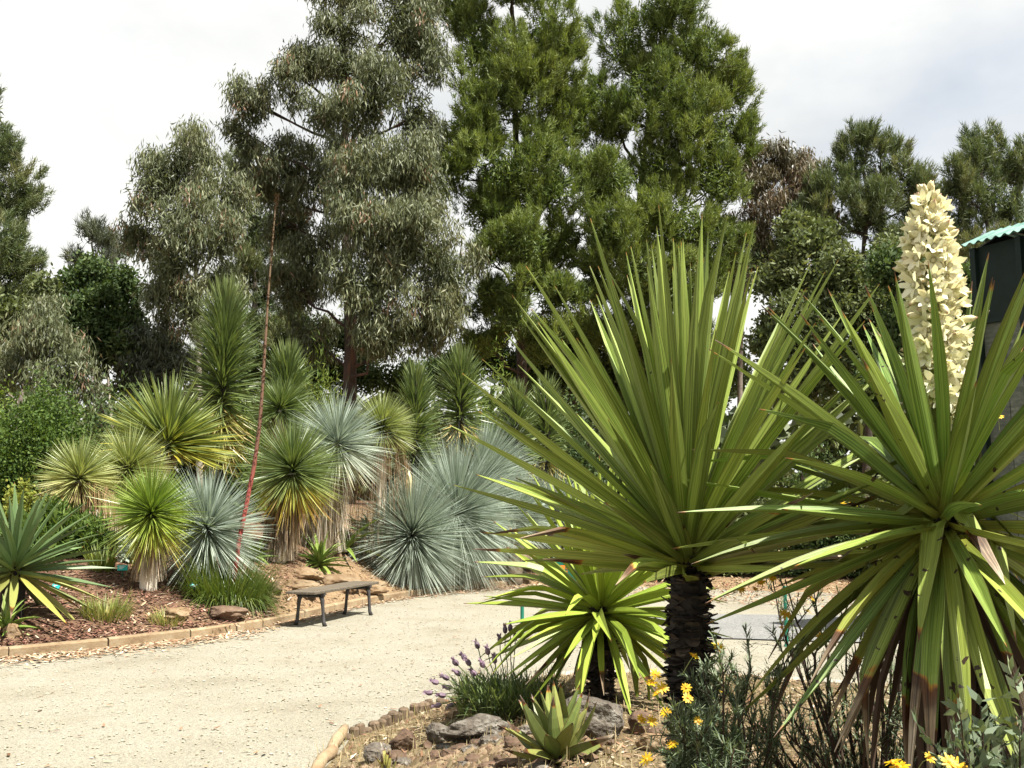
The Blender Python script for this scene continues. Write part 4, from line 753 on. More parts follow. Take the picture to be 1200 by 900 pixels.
# ------------------------------------------------------------------ trees
def tree(name, label, D, base_px, lobes, kind, mat, bark, seed, tr=0.2, top=None, dens=1.0, group=None, cat='tree', trunk_pts=None, twigs=9, back=0.0):
    """lobes: (px, py, half width, half height, depth offset) read off the photograph at this tree's own distance"""
    rng = np.random.default_rng(seed); bp = at(base_px, 597, D); gz = tz(bp.x, D)
    t = thing(name, label, cat, (bp.x, D, gz), group); O = np.array([bp.x, D, gz])
    LB = []
    for (px, py, rx, ry, off) in lobes:
        c = np.array(list(at(px, py, D + off))) - O; LB.append((c, np.array([rx, rx * .92, ry]) * mpp(D + off) * (1.1 if kind in ('pine', 'euc') else 1.0)))
    topz = max(c[2] + r[2] * .6 for c, r in LB); tx = LB[int(np.argmax([c[2] for c, r in LB]))][0]
    if trunk_pts: TP = np.array([list(at(x, y, D + back)) for x, y in trunk_pts]) - O; TP = np.concatenate([[[TP[0][0], back, -.2]], TP])
    else:
        n = 9; k = np.linspace(0, 1, n); TP = np.stack([tx[0] * k ** 1.5, tx[1] * k ** 1.5, -.2 + (topz + .2) * k], 1) + rng.normal(0, .06, (n, 3)) * np.array([1, 1, 0]) * (topz / 8)
    mb = MB(); kk = np.linspace(0, 1, len(TP)); tube(mb, TP, tr * (1 - .85 * kk), 9); mb.build('trunk', M[bark], t, smooth=True)
    wood = MB(); lf = MB()
    for c, r in LB:
        # limb from the trunk below the lobe
        zt = max(.2 * topz * .5, c[2] - max(r[2] * .8, .35 * np.hypot(c[0], c[1])) - .3); a = np.array([np.interp(zt, TP[:, 2], TP[:, j]) for j in range(3)])
        lim = wander(a, c, 6, .07 * np.linalg.norm(c - a) / 2, rng); lr = min(tr * .45, .025 + .02 * np.linalg.norm(r)); tube(wood, lim, np.linspace(lr, lr * .4, 6), 6)
        vol = r[0] * r[1] * r[2]; area = (vol ** (2 / 3)) * 12.0
        step = dict(pine=.30, she=.30, euc=.34, shrub=.28)[kind]; ncl = int(dens * area / step ** 2 * .8) + 6
        nsub = max(5, int(7 * (area / 14) ** .7)); us = norm(rng.normal(size=(nsub, 3)) + np.array([0, 0, .15])); sub = c + us * r * (.55 + .42 * rng.random((nsub, 1))); sr = r * (.30 + .16 * rng.random((nsub, 1)))
        w = rng.integers(0, nsub, ncl); uu = norm(rng.normal(size=(ncl, 3)) + np.array([0, 0, .35])); C = sub[w] + uu * sr[w] * (.55 + .45 * rng.random((ncl, 1)) ** .5); u = norm(.5 * us[w] + .7 * uu)
        ni = ncl * 9; ui = norm(rng.normal(size=(ni, 3))); rhombs(lf, c + ui * r * (.1 + .62 * rng.random((ni, 1))), rng.normal(size=(ni, 3)) + np.array([0, 0, .6 if kind != 'euc' else -1.0]), .24, .045 if kind != 'shrub' else .09, .5 * rng.random(ni), rng)  # inner leaves in darker tones, painting in the crown's inner shade
        for j in range(min(twigs, ncl)): tube(wood, wander(lim[3 + j % 3], C[j], 4, .05 * r[0], rng), np.linspace(lr * .4, .012, 4), 4, cap=False)
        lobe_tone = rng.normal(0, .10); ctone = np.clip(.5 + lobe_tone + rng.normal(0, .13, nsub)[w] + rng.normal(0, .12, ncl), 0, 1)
        if kind in ('pine', 'she'):
            per = 62; tw = norm(u * np.array([.8, .8, .4]) + np.array([0, 0, 1.05 if kind == 'pine' else 1.4]) + rng.normal(0, .22, (ncl, 3))); TL = (.38 if kind == 'pine' else .5) * (.7 + .6 * rng.random(ncl))
            i = np.repeat(np.arange(ncl), per); s = rng.random(len(i)); b = C[i] + tw[i] * (TL[i] * (s - .35))[:, None] + rng.normal(0, .045, (len(i), 3))
            d = tw[i] * .9 + rng.normal(0, .55, (len(i), 3)) * (1.1 - .5 * s)[:, None]
            needles(lf, b, d, (.19 if kind == 'pine' else .24) * (.7 + .6 * rng.random(len(i))), .027, np.clip(ctone[i] + rng.normal(0, .12, len(i)) + .15 * s, 0, 1), rng)
        elif kind == 'euc':
            per = 38; i = np.repeat(np.arange(ncl), per); b = C[i] + rng.normal(0, 1, (len(i), 3)) * np.array([.15, .15, .14]); d = np.stack([rng.normal(0, .42, len(i)), rng.normal(0, .42, len(i)), -1 + rng.normal(0, .35, len(i))], 1)
            ag = np.clip(.9 * (.6 * ctone[i] + .4 * rng.random(len(i))), 0, .9); red = rng.random(ncl) < .035; ag = np.where(red[i] & (rng.random(len(i)) < .7), 1.0, ag)
            rhombs(lf, b, d, .23 * D / 29 * (.5 + .9 * rng.random(len(i))), .038 * D / 29, ag, rng)
        else:
            per = 44; i = np.repeat(np.arange(ncl), per); b = C[i] + rng.normal(0, .15, (len(i), 3)); d = rng.normal(size=(len(i), 3)) + np.array([0, 0, .3])
            rhombs(lf, b, d, .14 * (.6 + .8 * rng.random(len(i))), .075, np.clip(.6 * ctone[i] + .4 * rng.random(len(i)), 0, 1), rng)
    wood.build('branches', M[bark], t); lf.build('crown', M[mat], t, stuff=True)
    return t

tree('gum_tree', 'tall spreading gum tree with drooping grey-green leaves and a reddish trunk', 29, 408,
     [(400, -20, 50, 45, 0), (470, 30, 48, 60, .5), (338, 82, 32, 32, -.3), (300, 122, 28, 32, .2), (286, 165, 20, 28, .3), (440, 110, 50, 42, -1.2), (492, 60, 32, 46, .6), (490, 130, 26, 48, .4), (375, 130, 26, 26, -.8), (372, 62, 26, 24, .6), (405, 35, 32, 28, -.5), (410, 75, 30, 24, -.6),
      (430, 195, 60, 40, -1.0), (500, 215, 42, 50, -.6), (330, 195, 36, 36, .8), (420, 250, 52, 40, -1.5), (480, 290, 66, 55, -1.4), (525, 330, 42, 50, -.8), (440, 340, 52, 50, -1.8), (370, 300, 34, 34, 1.2),
      (345, 345, 30, 36, .9), (500, 380, 46, 36, -.6), (455, 405, 38, 26, -1.2), (385, 215, 40, 40, 1.0), (330, 260, 30, 32, 1.6), (300, 215, 22, 30, .8), (360, 395, 28, 28, 1.4)],
     'euc', 'euc', 'bark_euc', 401, .26, dens=1.1, back=.7, trunk_pts=[(408, 560), (409, 470), (411, 400), (408, 330), (405, 270), (402, 200), (406, 120), (401, 60), (399, 0), (395, -60)])
tree('gum_tree', 'medium grey-leaved gum tree with a slender pale trunk behind the tallest column yucca', 26, 233,
     [(218, 185, 34, 38, 0), (180, 215, 38, 36, -.3), (245, 225, 36, 42, .4), (205, 255, 48, 40, -.6), (170, 280, 26, 30, .4), (255, 285, 32, 36, 0), (205, 310, 44, 34, -.4), (262, 335, 28, 26, .5), (185, 345, 30, 30, .3), (225, 360, 34, 26, -.4)],
     'euc', 'euc', 'bark_pale', 402, .10, dens=.95, trunk_pts=[(234, 560), (234, 470), (233, 400), (230, 330), (228, 270), (224, 220), (220, 165)])
tree('pine_tree', 'tall dense pine with bright green plumed branches beside the gum tree', 31, 612,
     [(600, -30, 55, 50, 0), (560, 60, 38, 55, .3), (640, 50, 44, 60, -.3), (600, 110, 60, 60, -.4), (550, 160, 44, 44, -.5), (650, 150, 40, 60, .4), (535, 195, 26, 32, -1.2), (600, 205, 62, 46, -1.0), (650, 225, 34, 36, -1.4),
      (575, 255, 46, 32, -.4), (612, 288, 40, 26, -2.4), (570, 300, 26, 24, -1.0), (650, 300, 40, 30, .6), (600, 345, 36, 26, -2.0), (655, 350, 36, 26, -1.2), (575, 355, 26, 22, -1.4), (603, 375, 22, 22, -2.2), (540, 15, 30, 45, 1.0), (700, 260, 26, 40, 1.5), (640, 400, 36, 24, -1.0), (560, 400, 30, 22, -.6), (690, 120, 24, 50, 1.0), (690, 200, 26, 40, .8), (630, 330, 30, 24, -.4)],
     'pine', 'pine', 'bark_dark', 403, .24, dens=1.12, back=1.2, trunk_pts=[(612, 560), (612, 450), (610, 350), (606, 240), (604, 140), (602, 50), (601, 8)])
tree('pine_tree', 'tall airy pine with upswept branches standing right of the denser pine', 32, 752,
     [(775, 20, 42, 50, 0), (735, 60, 38, 55, .4), (820, 65, 38, 52, -.3), (850, 110, 34, 48, .2), (765, 115, 46, 55, -.5), (715, 140, 34, 50, .3), (815, 150, 50, 52, -.6), (862, 160, 22, 44, .1), (770, 200, 46, 44, -.3), (835, 215, 38, 44, -.4), (720, 215, 36, 34, -1.6),
      (790, 265, 52, 40, -.8), (715, 270, 36, 34, -2.0), (745, 320, 50, 34, -1.5), (820, 300, 38, 36, 0), (700, 335, 34, 28, -.8), (790, 350, 50, 36, -.2), (720, 385, 44, 30, .2), (800, 410, 60, 40, .6), (850, 280, 26, 34, .2)],
     'pine', 'pine', 'bark_dark', 404, .20, dens=1.02, back=1.2, trunk_pts=[(748, 560), (748, 450), (750, 350), (745, 280), (752, 200), (762, 120), (772, 20)])
tree('pine_tree', 'pale green pine rising at the left edge of the garden', 30, -14,
     [(2, 180, 24, 40, 0), (-14, 230, 46, 50, 0), (22, 240, 24, 44, .3), (-4, 300, 46, 46, -.4), (22, 310, 22, 38, 0), (-20, 370, 56, 40, 0), (-20, 130, 24, 40, .2), (14, 350, 26, 30, 0)],
     'pine', 'casuarina', 'bark_dark', 405, .24, dens=.8)
tree('pine_tree', 'dark pine crown showing between the two gum trees', 36, 300,
     [(285, 215, 26, 36, 0), (300, 265, 36, 40, 0), (285, 320, 34, 36, 0), (320, 330, 36, 40, .5), (300, 380, 44, 36, 0), (340, 410, 40, 36, 0)], 'pine', 'casuarina', 'bark_dark', 406, .2, dens=.7)
tree('wispy_tree', 'thin wispy young tree with sparse foliage against the pale sky', 33, 133,
     [(120, 283, 24, 16, 0), (105, 275, 16, 12, .2), (140, 300, 18, 16, .2), (95, 305, 14, 12, 0), (125, 320, 26, 16, 0)], 'she', 'euc_blue', 'bark_pale', 407, .07, dens=.42)
tree('broadleaf_tree', 'dark leafy tree in the gap left of the medium gum tree', 28, 120,
     [(118, 345, 38, 30, 0), (95, 375, 36, 34, -.3), (150, 375, 36, 36, .2), (120, 415, 46, 40, -.4), (165, 430, 40, 36, 0), (95, 330, 20, 22, .4)], 'shrub', 'shrub_dark', 'bark_grey', 408, .14, dens=.95)
tree('grey_wattle', 'silvery grey wattle with weeping foliage above the round green shrub', 25, 52,
     [(50, 400, 44, 40, 0), (75, 440, 40, 36, -.3), (20, 430, 36, 36, .2), (55, 370, 30, 26, .3)], 'euc', 'euc', 'bark_grey', 409, .1, dens=.95)
tree('wattle', 'yellow-green bushy tree under the left pine', 27, 2,
     [(0, 400, 36, 36, 0), (-25, 430, 40, 40, 0), (25, 370, 26, 26, 0), (60, 345, 26, 22, .6)], 'shrub', 'shrub_olive', 'bark_grey', 410, .1, dens=.9)
tree('grey_gum', 'grey-green gum foliage hanging below the medium gum tree', 27.5, 190,
     [(185, 400, 36, 30, 0), (210, 430, 40, 32, -.3), (170, 440, 30, 26, 0), (255, 400, 30, 34, .4)], 'euc', 'euc_blue', 'bark_grey', 411, .09, dens=.9)
tree('bronze_gum', 'sparse tree with bronze-red foliage between the airy pine and the she-oaks', 34, 880,
     [(905, 175, 26, 24, 0), (935, 190, 24, 24, .3), (890, 215, 26, 26, 0), (955, 215, 24, 28, -.2), (920, 240, 34, 24, 0), (880, 255, 26, 22, 0), (970, 250, 20, 22, 0), (870, 215, 20, 30, .3), (900, 290, 30, 26, 0), (860, 300, 26, 30, .4)], 'euc', 'euc_red', 'bark_grey', 412, .12, dens=.7, trunk_pts=[(866, 560), (868, 400), (874, 330), (890, 270), (905, 220), (918, 170)])
tree('she_oak', 'feathery dark she-oak behind the flower spike, left of the other', 33, 1020,
     [(1010, 185, 24, 36, 0), (1040, 200, 26, 36, .2), (990, 225, 26, 34, -.2), (1065, 215, 24, 36, 0), (1020, 250, 42, 34, -.3), (1075, 265, 28, 30, .2), (980, 275, 26, 26, 0), (1050, 300, 44, 32, 0), (955, 240, 26, 36, .3), (985, 195, 20, 34, .5), (1090, 230, 22, 40, .5), (930, 290, 40, 34, .8), (880, 310, 40, 40, 1), (1100, 290, 30, 34, .6), (1000, 320, 50, 36, .5)], 'she', 'casuarina', 'bark_dark', 413, .16, dens=.75)
tree('she_oak', 'feathery dark she-oak rising behind the green shed roof', 34, 1160,
     [(1150, 180, 24, 38, 0), (1190, 200, 26, 42, .3), (1125, 220, 22, 30, -.3), (1160, 235, 42, 34, 0), (1200, 265, 36, 32, 0), (1120, 270, 28, 30, .2), (1150, 300, 40, 30, 0), (1215, 190, 20, 40, .4)], 'she', 'casuarina', 'bark_dark', 414, .16, dens=.9)
tree('round_bush', 'rounded dark olive bush with reddish patches behind the tall yucca', 25, 950,
     [(940, 285, 34, 28, 0), (975, 320, 40, 36, -.4), (920, 335, 34, 34, .3), (1010, 350, 36, 40, -.2), (960, 380, 50, 40, -.6), (1040, 310, 26, 26, .2), (905, 400, 40, 36, 0), (1010, 420, 44, 40, -.4), (950, 450, 54, 40, -.4), (1060, 390, 30, 44, 0)], 'shrub', 'shrub_olive', 'bark_grey', 415, .14, dens=.9)
tree('round_bush', 'green broad bush between the olive bush and the dark green shed', 23, 1060,
     [(1050, 320, 34, 30, 0), (1085, 350, 34, 36, 0), (1060, 400, 40, 40, -.3), (1030, 450, 44, 40, 0), (1095, 440, 36, 44, 0), (1130, 350, 30, 44, 0), (1135, 430, 30, 44, .3)], 'shrub', 'shrub_dark', 'bark_grey', 416, .12, dens=.85)
tree('understory_tree', 'dark understory tree in the shade between the two pines', 35, 680,
     [(660, 400, 44, 36, 0), (620, 430, 44, 34, 0), (700, 440, 40, 36, 0), (760, 430, 44, 40, 0), (830, 450, 50, 44, 0), (560, 420, 34, 28, 0)], 'shrub', 'shrub_dark', 'bark_dark', 417, .14, dens=.85)
tree('understory_tree', 'dark understory tree behind the large gum trunk', 36, 350,
     [(350, 440, 44, 30, 0), (300, 440, 40, 30, 0), (470, 450, 40, 24, 0), (520, 440, 34, 26, 0), (385, 440, 30, 24, 0), (430, 445, 30, 24, 0), (350, 395, 36, 26, 0), (400, 400, 30, 22, 0.5)], 'shrub', 'shrub_dark', 'bark_dark', 418, .14, dens=.6)
# far belt of woodland
rng = np.random.default_rng(77); n = 30000; ncl = 1300; cx = rng.uniform(-60, 60, ncl); cy = rng.uniform(50, 64, ncl); hh = 6.0 + 1.3 * np.sin(cx * .35) + 1.0 * np.sin(cx * .9 + 1); czz = 1.8 + rng.random(ncl) * hh
i = rng.integers(0, ncl, n); mb = MB(); rhombs(mb, np.stack([cx[i], cy[i], czz[i]], 1) + rng.normal(0, .6, (n, 3)), rng.normal(size=(n, 3)), 1.0, .6, np.clip(rng.random(ncl)[i], 0, 1), rng)
w = mb.build('far_woodland', M['hills'], stuff=True); w['label'] = 'low belt of far dark woodland behind the trees'; w['category'] = 'woodland'

# ------------------------------------------------------------------ the green shed
def build_shed():
    A = at(1142, 300, 12.0); B = at(1195, 300, 11.46); A.z = B.z = 0; d = (B - A).normalized(); nrm = Vector((-d.y, d.x, 0));  nrm = nrm if nrm.x > 0 else -nrm
    zt = HEYE + at(1140, 291, 12.0).z - HEYE; base = tz(A.x, A.y)
    sh = thing('garden_shed', 'dark green shed with a pale green corrugated roof behind the flower spike', 'shed', (A.x, A.y, 0)); sh.rotation_euler = (0, 0, math.atan2(d.y, d.x))
    side = 1 if (Matrix.Rotation(math.atan2(d.y, d.x), 3, 'Z') @ Vector((0, 1, 0))).dot(nrm) > 0 else -1
    Lw, Dp = 2.6, 3.2; zmid = at(1142, 378, 12.0).z
    def part(name, mat, c, s):
        mb = MB(); box(mb, c, *s); return mb.build(name, M[mat], sh)
    part('wall', 'hut', (Lw / 2, side * .05, (zt + zmid) / 2), (Lw, .06, zt - zmid))
    nb = 8
    for i in range(nb): part('shade_panel' if False else 'lower_panel', 'mesh', (Lw / nb * (i + .5), side * .06, zmid / 2 + .01), (Lw / nb - .01, .03, zmid - .02))
    part('side_wall', 'hut', (.0, side * Dp / 2, zt / 2), (.06, Dp, zt - .04)); part('side_wall', 'hut', (Lw, side * Dp / 2, zt / 2), (.06, Dp, zt - .04)); part('back_wall', 'hut', (Lw / 2, side * Dp, zt / 2), (Lw - .08, .06, zt - .06))
    for x in (0.0, .62, 1.6, 2.58): part('post', 'hut', (x, side * .0, zt / 2), (.07, .09, zt - .01))
    part('rail', 'hut', (Lw / 2, side * .035, zmid), (Lw - .1, .07, .06))
    # corrugated roof, rising away from the eave
    mb = MB(); nx = 130; xs = np.linspace(-.12, Lw + .15, nx); zz = .018 * np.sin(xs * 2 * math.pi / .12); V = []
    for (yy, dz) in ((-.12, 0.03), (.5, .30), (Dp + .2, .16)):
        for tt in (0.0, .006): V.append(np.stack([xs, np.full(nx, side * yy), zt + dz + zz + tt], 1))
    V = np.concatenate(V); Q = []
    for j in range(nx - 1):
        for s in range(2):
            a = s * 2 * nx; b = (s + 1) * 2 * nx
            Q.append([a + j, b + j, b + j + 1, a + j + 1]); Q.append([a + nx + j, a + nx + j + 1, b + nx + j + 1, b + nx + j])
        Q.append([j, j + 1, nx + j + 1, nx + j])
    mb.add(V, Q); mb.build('roof', M['roof'], sh)
    mb = MB(); mb.add([(0, side * -.02, zt - .03), (0, side * (Dp + .02), zt - .03), (0, side * .5, zt + .24), (.05, side * -.02, zt - .03), (.05, side * (Dp + .02), zt - .03), (.05, side * .5, zt + .24)], [[0, 1, 4, 3], [1, 2, 5, 4], [2, 0, 3, 5]], [[0, 2, 1], [3, 4, 5]]); mb.build('gable', M['hut'], sh)
build_shed()

# ------------------------------------------------------------------ signs, tags, stakes
def plant_tag(label, px, py):
    p = onground(px, py + 8); c = at(px, py, p.y); t = thing('plant_tag', label, 'plant tag', p); h = max(.14, c.z - p.z)
    mb = MB(); tube(mb, [(0, 0, -.08), (0, .01, h)], [.006, .006], 6); mb.build('stake', M['post_green'], t)
    mb = MB(); box(mb, (0, -.012, h), .13, .006, .085, Matrix.Rotation(math.radians(-35), 4, 'X')); pl = mb.build('plate', M['teal'], t)
    mb = MB(); R = Matrix.Rotation(math.radians(-35), 4, 'X')
    for k in range(3): box(mb, Vector((0, -.012, h)) + R @ Vector((-.01 * k, -.005, .022 - k * .02)), .08 - .02 * k, .002, .006, R)
    mb.build('lettering', M['white'], pl); t.rotation_euler = (0, 0, random.Random(px).uniform(-.4, .4))
plant_tag('teal plant tag on the mulch left of the lime yucca trunk', 143, 670)
plant_tag('teal plant tag at the edge of the dark rush-like clump', 228, 692)
plant_tag('teal plant tag under the leaves of the large blue-green agave', 66, 692)
def stake(label, px, py_bot, py_top):
    p = gp(px, py_bot); c = at(px, py_top, p.y); t = thing('green_stake', label, 'stake', p)
    mb = MB(); tube(mb, [(0, 0, -.1), (0, 0, c.z)], [.022, .022], 8); mb.build('pole', M['post_green'], t)
    mb = MB(); tube(mb, [(0, 0, c.z - .01), (0, 0, c.z + .02), (0, 0, c.z + .03)], [.028, .028, .012], 8); mb.build('cap', M['post_green'], t)
    mb = MB(); tube(mb, [(0, 0, .0), (0, 0, .03)], [.035, .026], 8); mb.build('collar', M['post_green'], t)
stake('green metal stake on the gravel behind the lavender and the lime yucca', 612, 752, 706)
stake('green metal stake beside the grey road, behind the grey-leaved daisy bush', 922, 758, 690)
def text(name, body, size, mat, parent, loc, rot, depth=.002):
    cu = bpy.data.curves.new(name, 'FONT'); cu.body = body; cu.size = size; cu.extrude = depth
    tmp = bpy.data.objects.new(name, cu); COL.objects.link(tmp); bpy.context.view_layer.update()
    me = bpy.data.meshes.new_from_object(tmp.evaluated_get(bpy.context.evaluated_depsgraph_get())); bpy.data.objects.remove(tmp); me.materials.clear(); me.materials.append(M[mat])
    o = bpy.data.objects.new(name, me); COL.objects.link(o); o.parent = parent; o.location = loc; o.rotation_euler = rot; return o
def build_sign():
    D = 18.9; c = at(661, 666, D); p = Vector((c.x, D, 0)); t = thing('garden_sign', 'dark green sign with white lettering and orange marks seen through the lime yucca', 'sign', p)
    W, H = .46, .62
    mb = MB(); box(mb, (0, 0, c.z), W, .025, H); b = mb.build('board', M['sign_green'], t)
    for x in (-.16, .16):
        mb = MB(); tube(mb, [(x, .03, -.1), (x, .03, c.z + .25)], [.02, .02], 8); mb.build('post', M['post_green'], t)
    text('lettering', 'Oca', .19, 'white', b, (-.21, -.016, c.z + .14), (math.pi / 2, 0, 0))
    for i, (x, z, w) in enumerate(((-.03, .02, .10), (.09, .02, .09), (0, -.08, .13))):
        mb = MB(); box(mb, (x, -.015, c.z + z), w, .006, .07); mb.build('orange_mark', M['sign_orange'], b)
    mb = MB(); box(mb, (.06, -.015, c.z - .22), .16, .006, .05); mb.build('white_mark', M['white'], b)
build_sign()

# ------------------------------------------------------------------ rocks
def rock(label, px, py, w, h, mat, seed, group=None, name='rock', dep=None, D=None, sink=.3, sub=3, flat=1.0, rz=None):
    """px, py: where the rock meets the ground; w, h in photo pixels"""
    p = onground(px, py); k = mpp(p.y); bmx = bmesh.new(); bmesh.ops.create_icosphere(bmx, subdivisions=sub + (1 if w > 28 else 0), radius=1.0); r = random.Random(seed); off = Vector((seed * 3.7, seed * 1.3, 0))
    planes = [(Vector((r.gauss(0, 1), r.gauss(0, 1), r.gauss(0, .8))).normalized(), r.uniform(.55, .9)) for _ in range(9)]
    for v in bmx.verts:
        c = v.co.copy()
        for nrm, dd in planes:
            e = c.dot(nrm) - dd
            if e > 0: c -= nrm * e * .97
        c += v.co * (.18 * mnoise.noise(v.co * 1.4 + off) + .09 * mnoise.noise(v.co * 3.5 + off) + .05 * mnoise.noise(v.co * 8 + off) + .035 * abs(mnoise.noise(v.co * 15 + off))); v.co = c
    sx, sz = w * k / 2, h * k / 2 / (1 - sink * .5)
    bmesh.ops.scale(bmx, vec=(sx, dep or sx * .8, sz), verts=bmx.verts[:])
    me = bpy.data.meshes.new(name); bmx.to_mesh(me); bmx.free(); me.materials.append(M[mat])
    o = bpy.data.objects.new(name, me); COL.objects.link(o); o.location = p + Vector((0, (dep or sx * .8) * .5, sz * (1 - sink))); o.rotation_euler = (0, 0, r.uniform(-.4, .4) if rz is None else rz)
    return tag(o, label, 'rock', group)
rock('large rounded grey boulder behind the small aloe', 692, 868, 78, 46, 'rock_grey', 1)
rock('dark brown block of rock right of the grey boulder', 752, 862, 32, 26, 'rock_brown', 2)
rock('flat tan stone in front of the dark brown block', 768, 882, 40, 20, 'rock_tan', 3)
rock('long grey slab on top of the shaded rubble', 556, 874, 80, 30, 'rock_grey', 4, sink=.1)
rock('grey pointed stone at the left end of the rubble', 442, 897, 42, 24, 'rock_grey', 5)
rock('brown angular stone leaning on the pointed grey one', 472, 884, 34, 26, 'rock_brown', 6)
rock('tan stone at the foot of the lavender', 536, 842, 30, 16, 'rock_tan', 7)
rock('grey stone directly left of the grey slab', 516, 872, 34, 24, 'rock_grey', 8)
rock('small pale stone below the lime yucca leaves', 612, 868, 30, 16, 'rock_grey', 9)
rr = random.Random(31)
for i in range(46):
    px, py = rr.uniform(430, 640), rr.uniform(866, 905)
    if py < 900 - (px - 400) * .19: continue
    rock('small loose stone in the shaded rubble heap', px, py, rr.uniform(12, 34), rr.uniform(7, 15), rr.choice(['rock_grey', 'rock_brown', 'rock_brown']), 100 + i, 'loose stones of the rubble heap', sub=2)
for i in range(22):
    rock('small loose stone on the dry sand under the shrubs', rr.uniform(700, 1000), rr.uniform(842, 900), rr.uniform(8, 20), rr.uniform(5, 11), rr.choice(['rock_tan', 'rock_brown', 'rock_tan']), 200 + i, 'loose stones on the dry sand', sub=2)
rock('flat brown rock slab below the rush clump by the kerb', 258, 727, 56, 16, 'rock_brown', 41, sink=.5)
rock('rusty sandstone block beside the thick straw trunk', 354, 678, 46, 13, 'rock_tan', 42, sink=.7)
rock('sloping sandstone slab below the green agave', 394, 690, 66, 16, 'rock_tan', 43, sink=.75)
rock('pale flat sandstone in front of the thick straw trunk', 352, 694, 62, 14, 'rock_tan', 44, sink=.6)
rock('low sandstone wedge behind the bench seat', 426, 694, 50, 14, 'rock_tan', 45, sink=.6)
rock('small rusty stone at the foot of the rush clump', 322, 696, 22, 14, 'rock_brown', 46)
rock('greyish stone beside the sparse pale grass tuft', 205, 727, 34, 14, 'rock_tan', 47)
rock('pale stone under the large blue-green agave', 12, 748, 22, 18, 'rock_tan', 48)
for i in range(26):
    rock('small pale stone scattered on the mulch of the bank', rr.uniform(60, 480), 0, 0, 0, 'rock_tan', 300 + i) if False else None

# ------------------------------------------------------------------ lavender and daisy bushes in the near bed
def lavender():
    c = onground(598, 838); t = thing('lavender', 'green lavender bush with purple flower heads beside the path', 'lavender', c)
    rng = np.random.default_rng(8); n = 2300; a = rng.random(n) * 6.283; r = np.sqrt(rng.random(n)) * .30
    base = np.stack([np.cos(a) * r * 1.15, np.sin(a) * r, rng.random(n) * .16], 1); d = np.stack([np.cos(a) * r * 1.6, np.sin(a) * r * 1.6, .8 + 0 * a], 1) + rng.normal(0, .45, (n, 3))
    mb = MB(); strips(mb, base, d, (.07 + .13 * rng.random(n)), .009, .1, 2, [.8, 1, .2], age=rng.random(n), rng=rng); mb.build('foliage', M['lavender_leaf'], t, stuff=True)
    r_ = random.Random(5)
    spots = [(538, 790), (527, 806), (512, 800), (520, 815), (505, 812), (545, 772), (560, 758), (550, 778), (535, 778), (572, 765), (592, 740), (598, 738), (586, 752), (566, 780), (524, 795), (548, 798), (580, 775), (604, 748), (556, 790), (515, 826), (530, 826)]
    for (px, py) in spots:
        h = at(px, py, c.y + r_.uniform(-.25, .25)) - Vector(c); b = Vector((h.x * .45, h.y * .45, .12))
        mb = MB(); tube(mb, wander(b, h, 5, .008, rng), [.0035] * 5, 5, age=.6); fs = mb.build('flower_stem', M['lavender_leaf'], t)
        mb = MB(); dirv = (h - b).normalized(); tube(mb, [h - dirv * .012, h, h + dirv * .018, h + dirv * .034], [.010, .018, .019, .012], 6, age=r_.random())
        ax = np.array(list(h + dirv * .03)); dd = np.array([list(dirv)] * 5) + rng.normal(0, .4, (5, 3)); rhombs(mb, np.tile(ax, (5, 1)), dd, .034, .018, np.full(5, .9), rng)
        mb.build('flower_head', M['purple'], fs)
lavender()

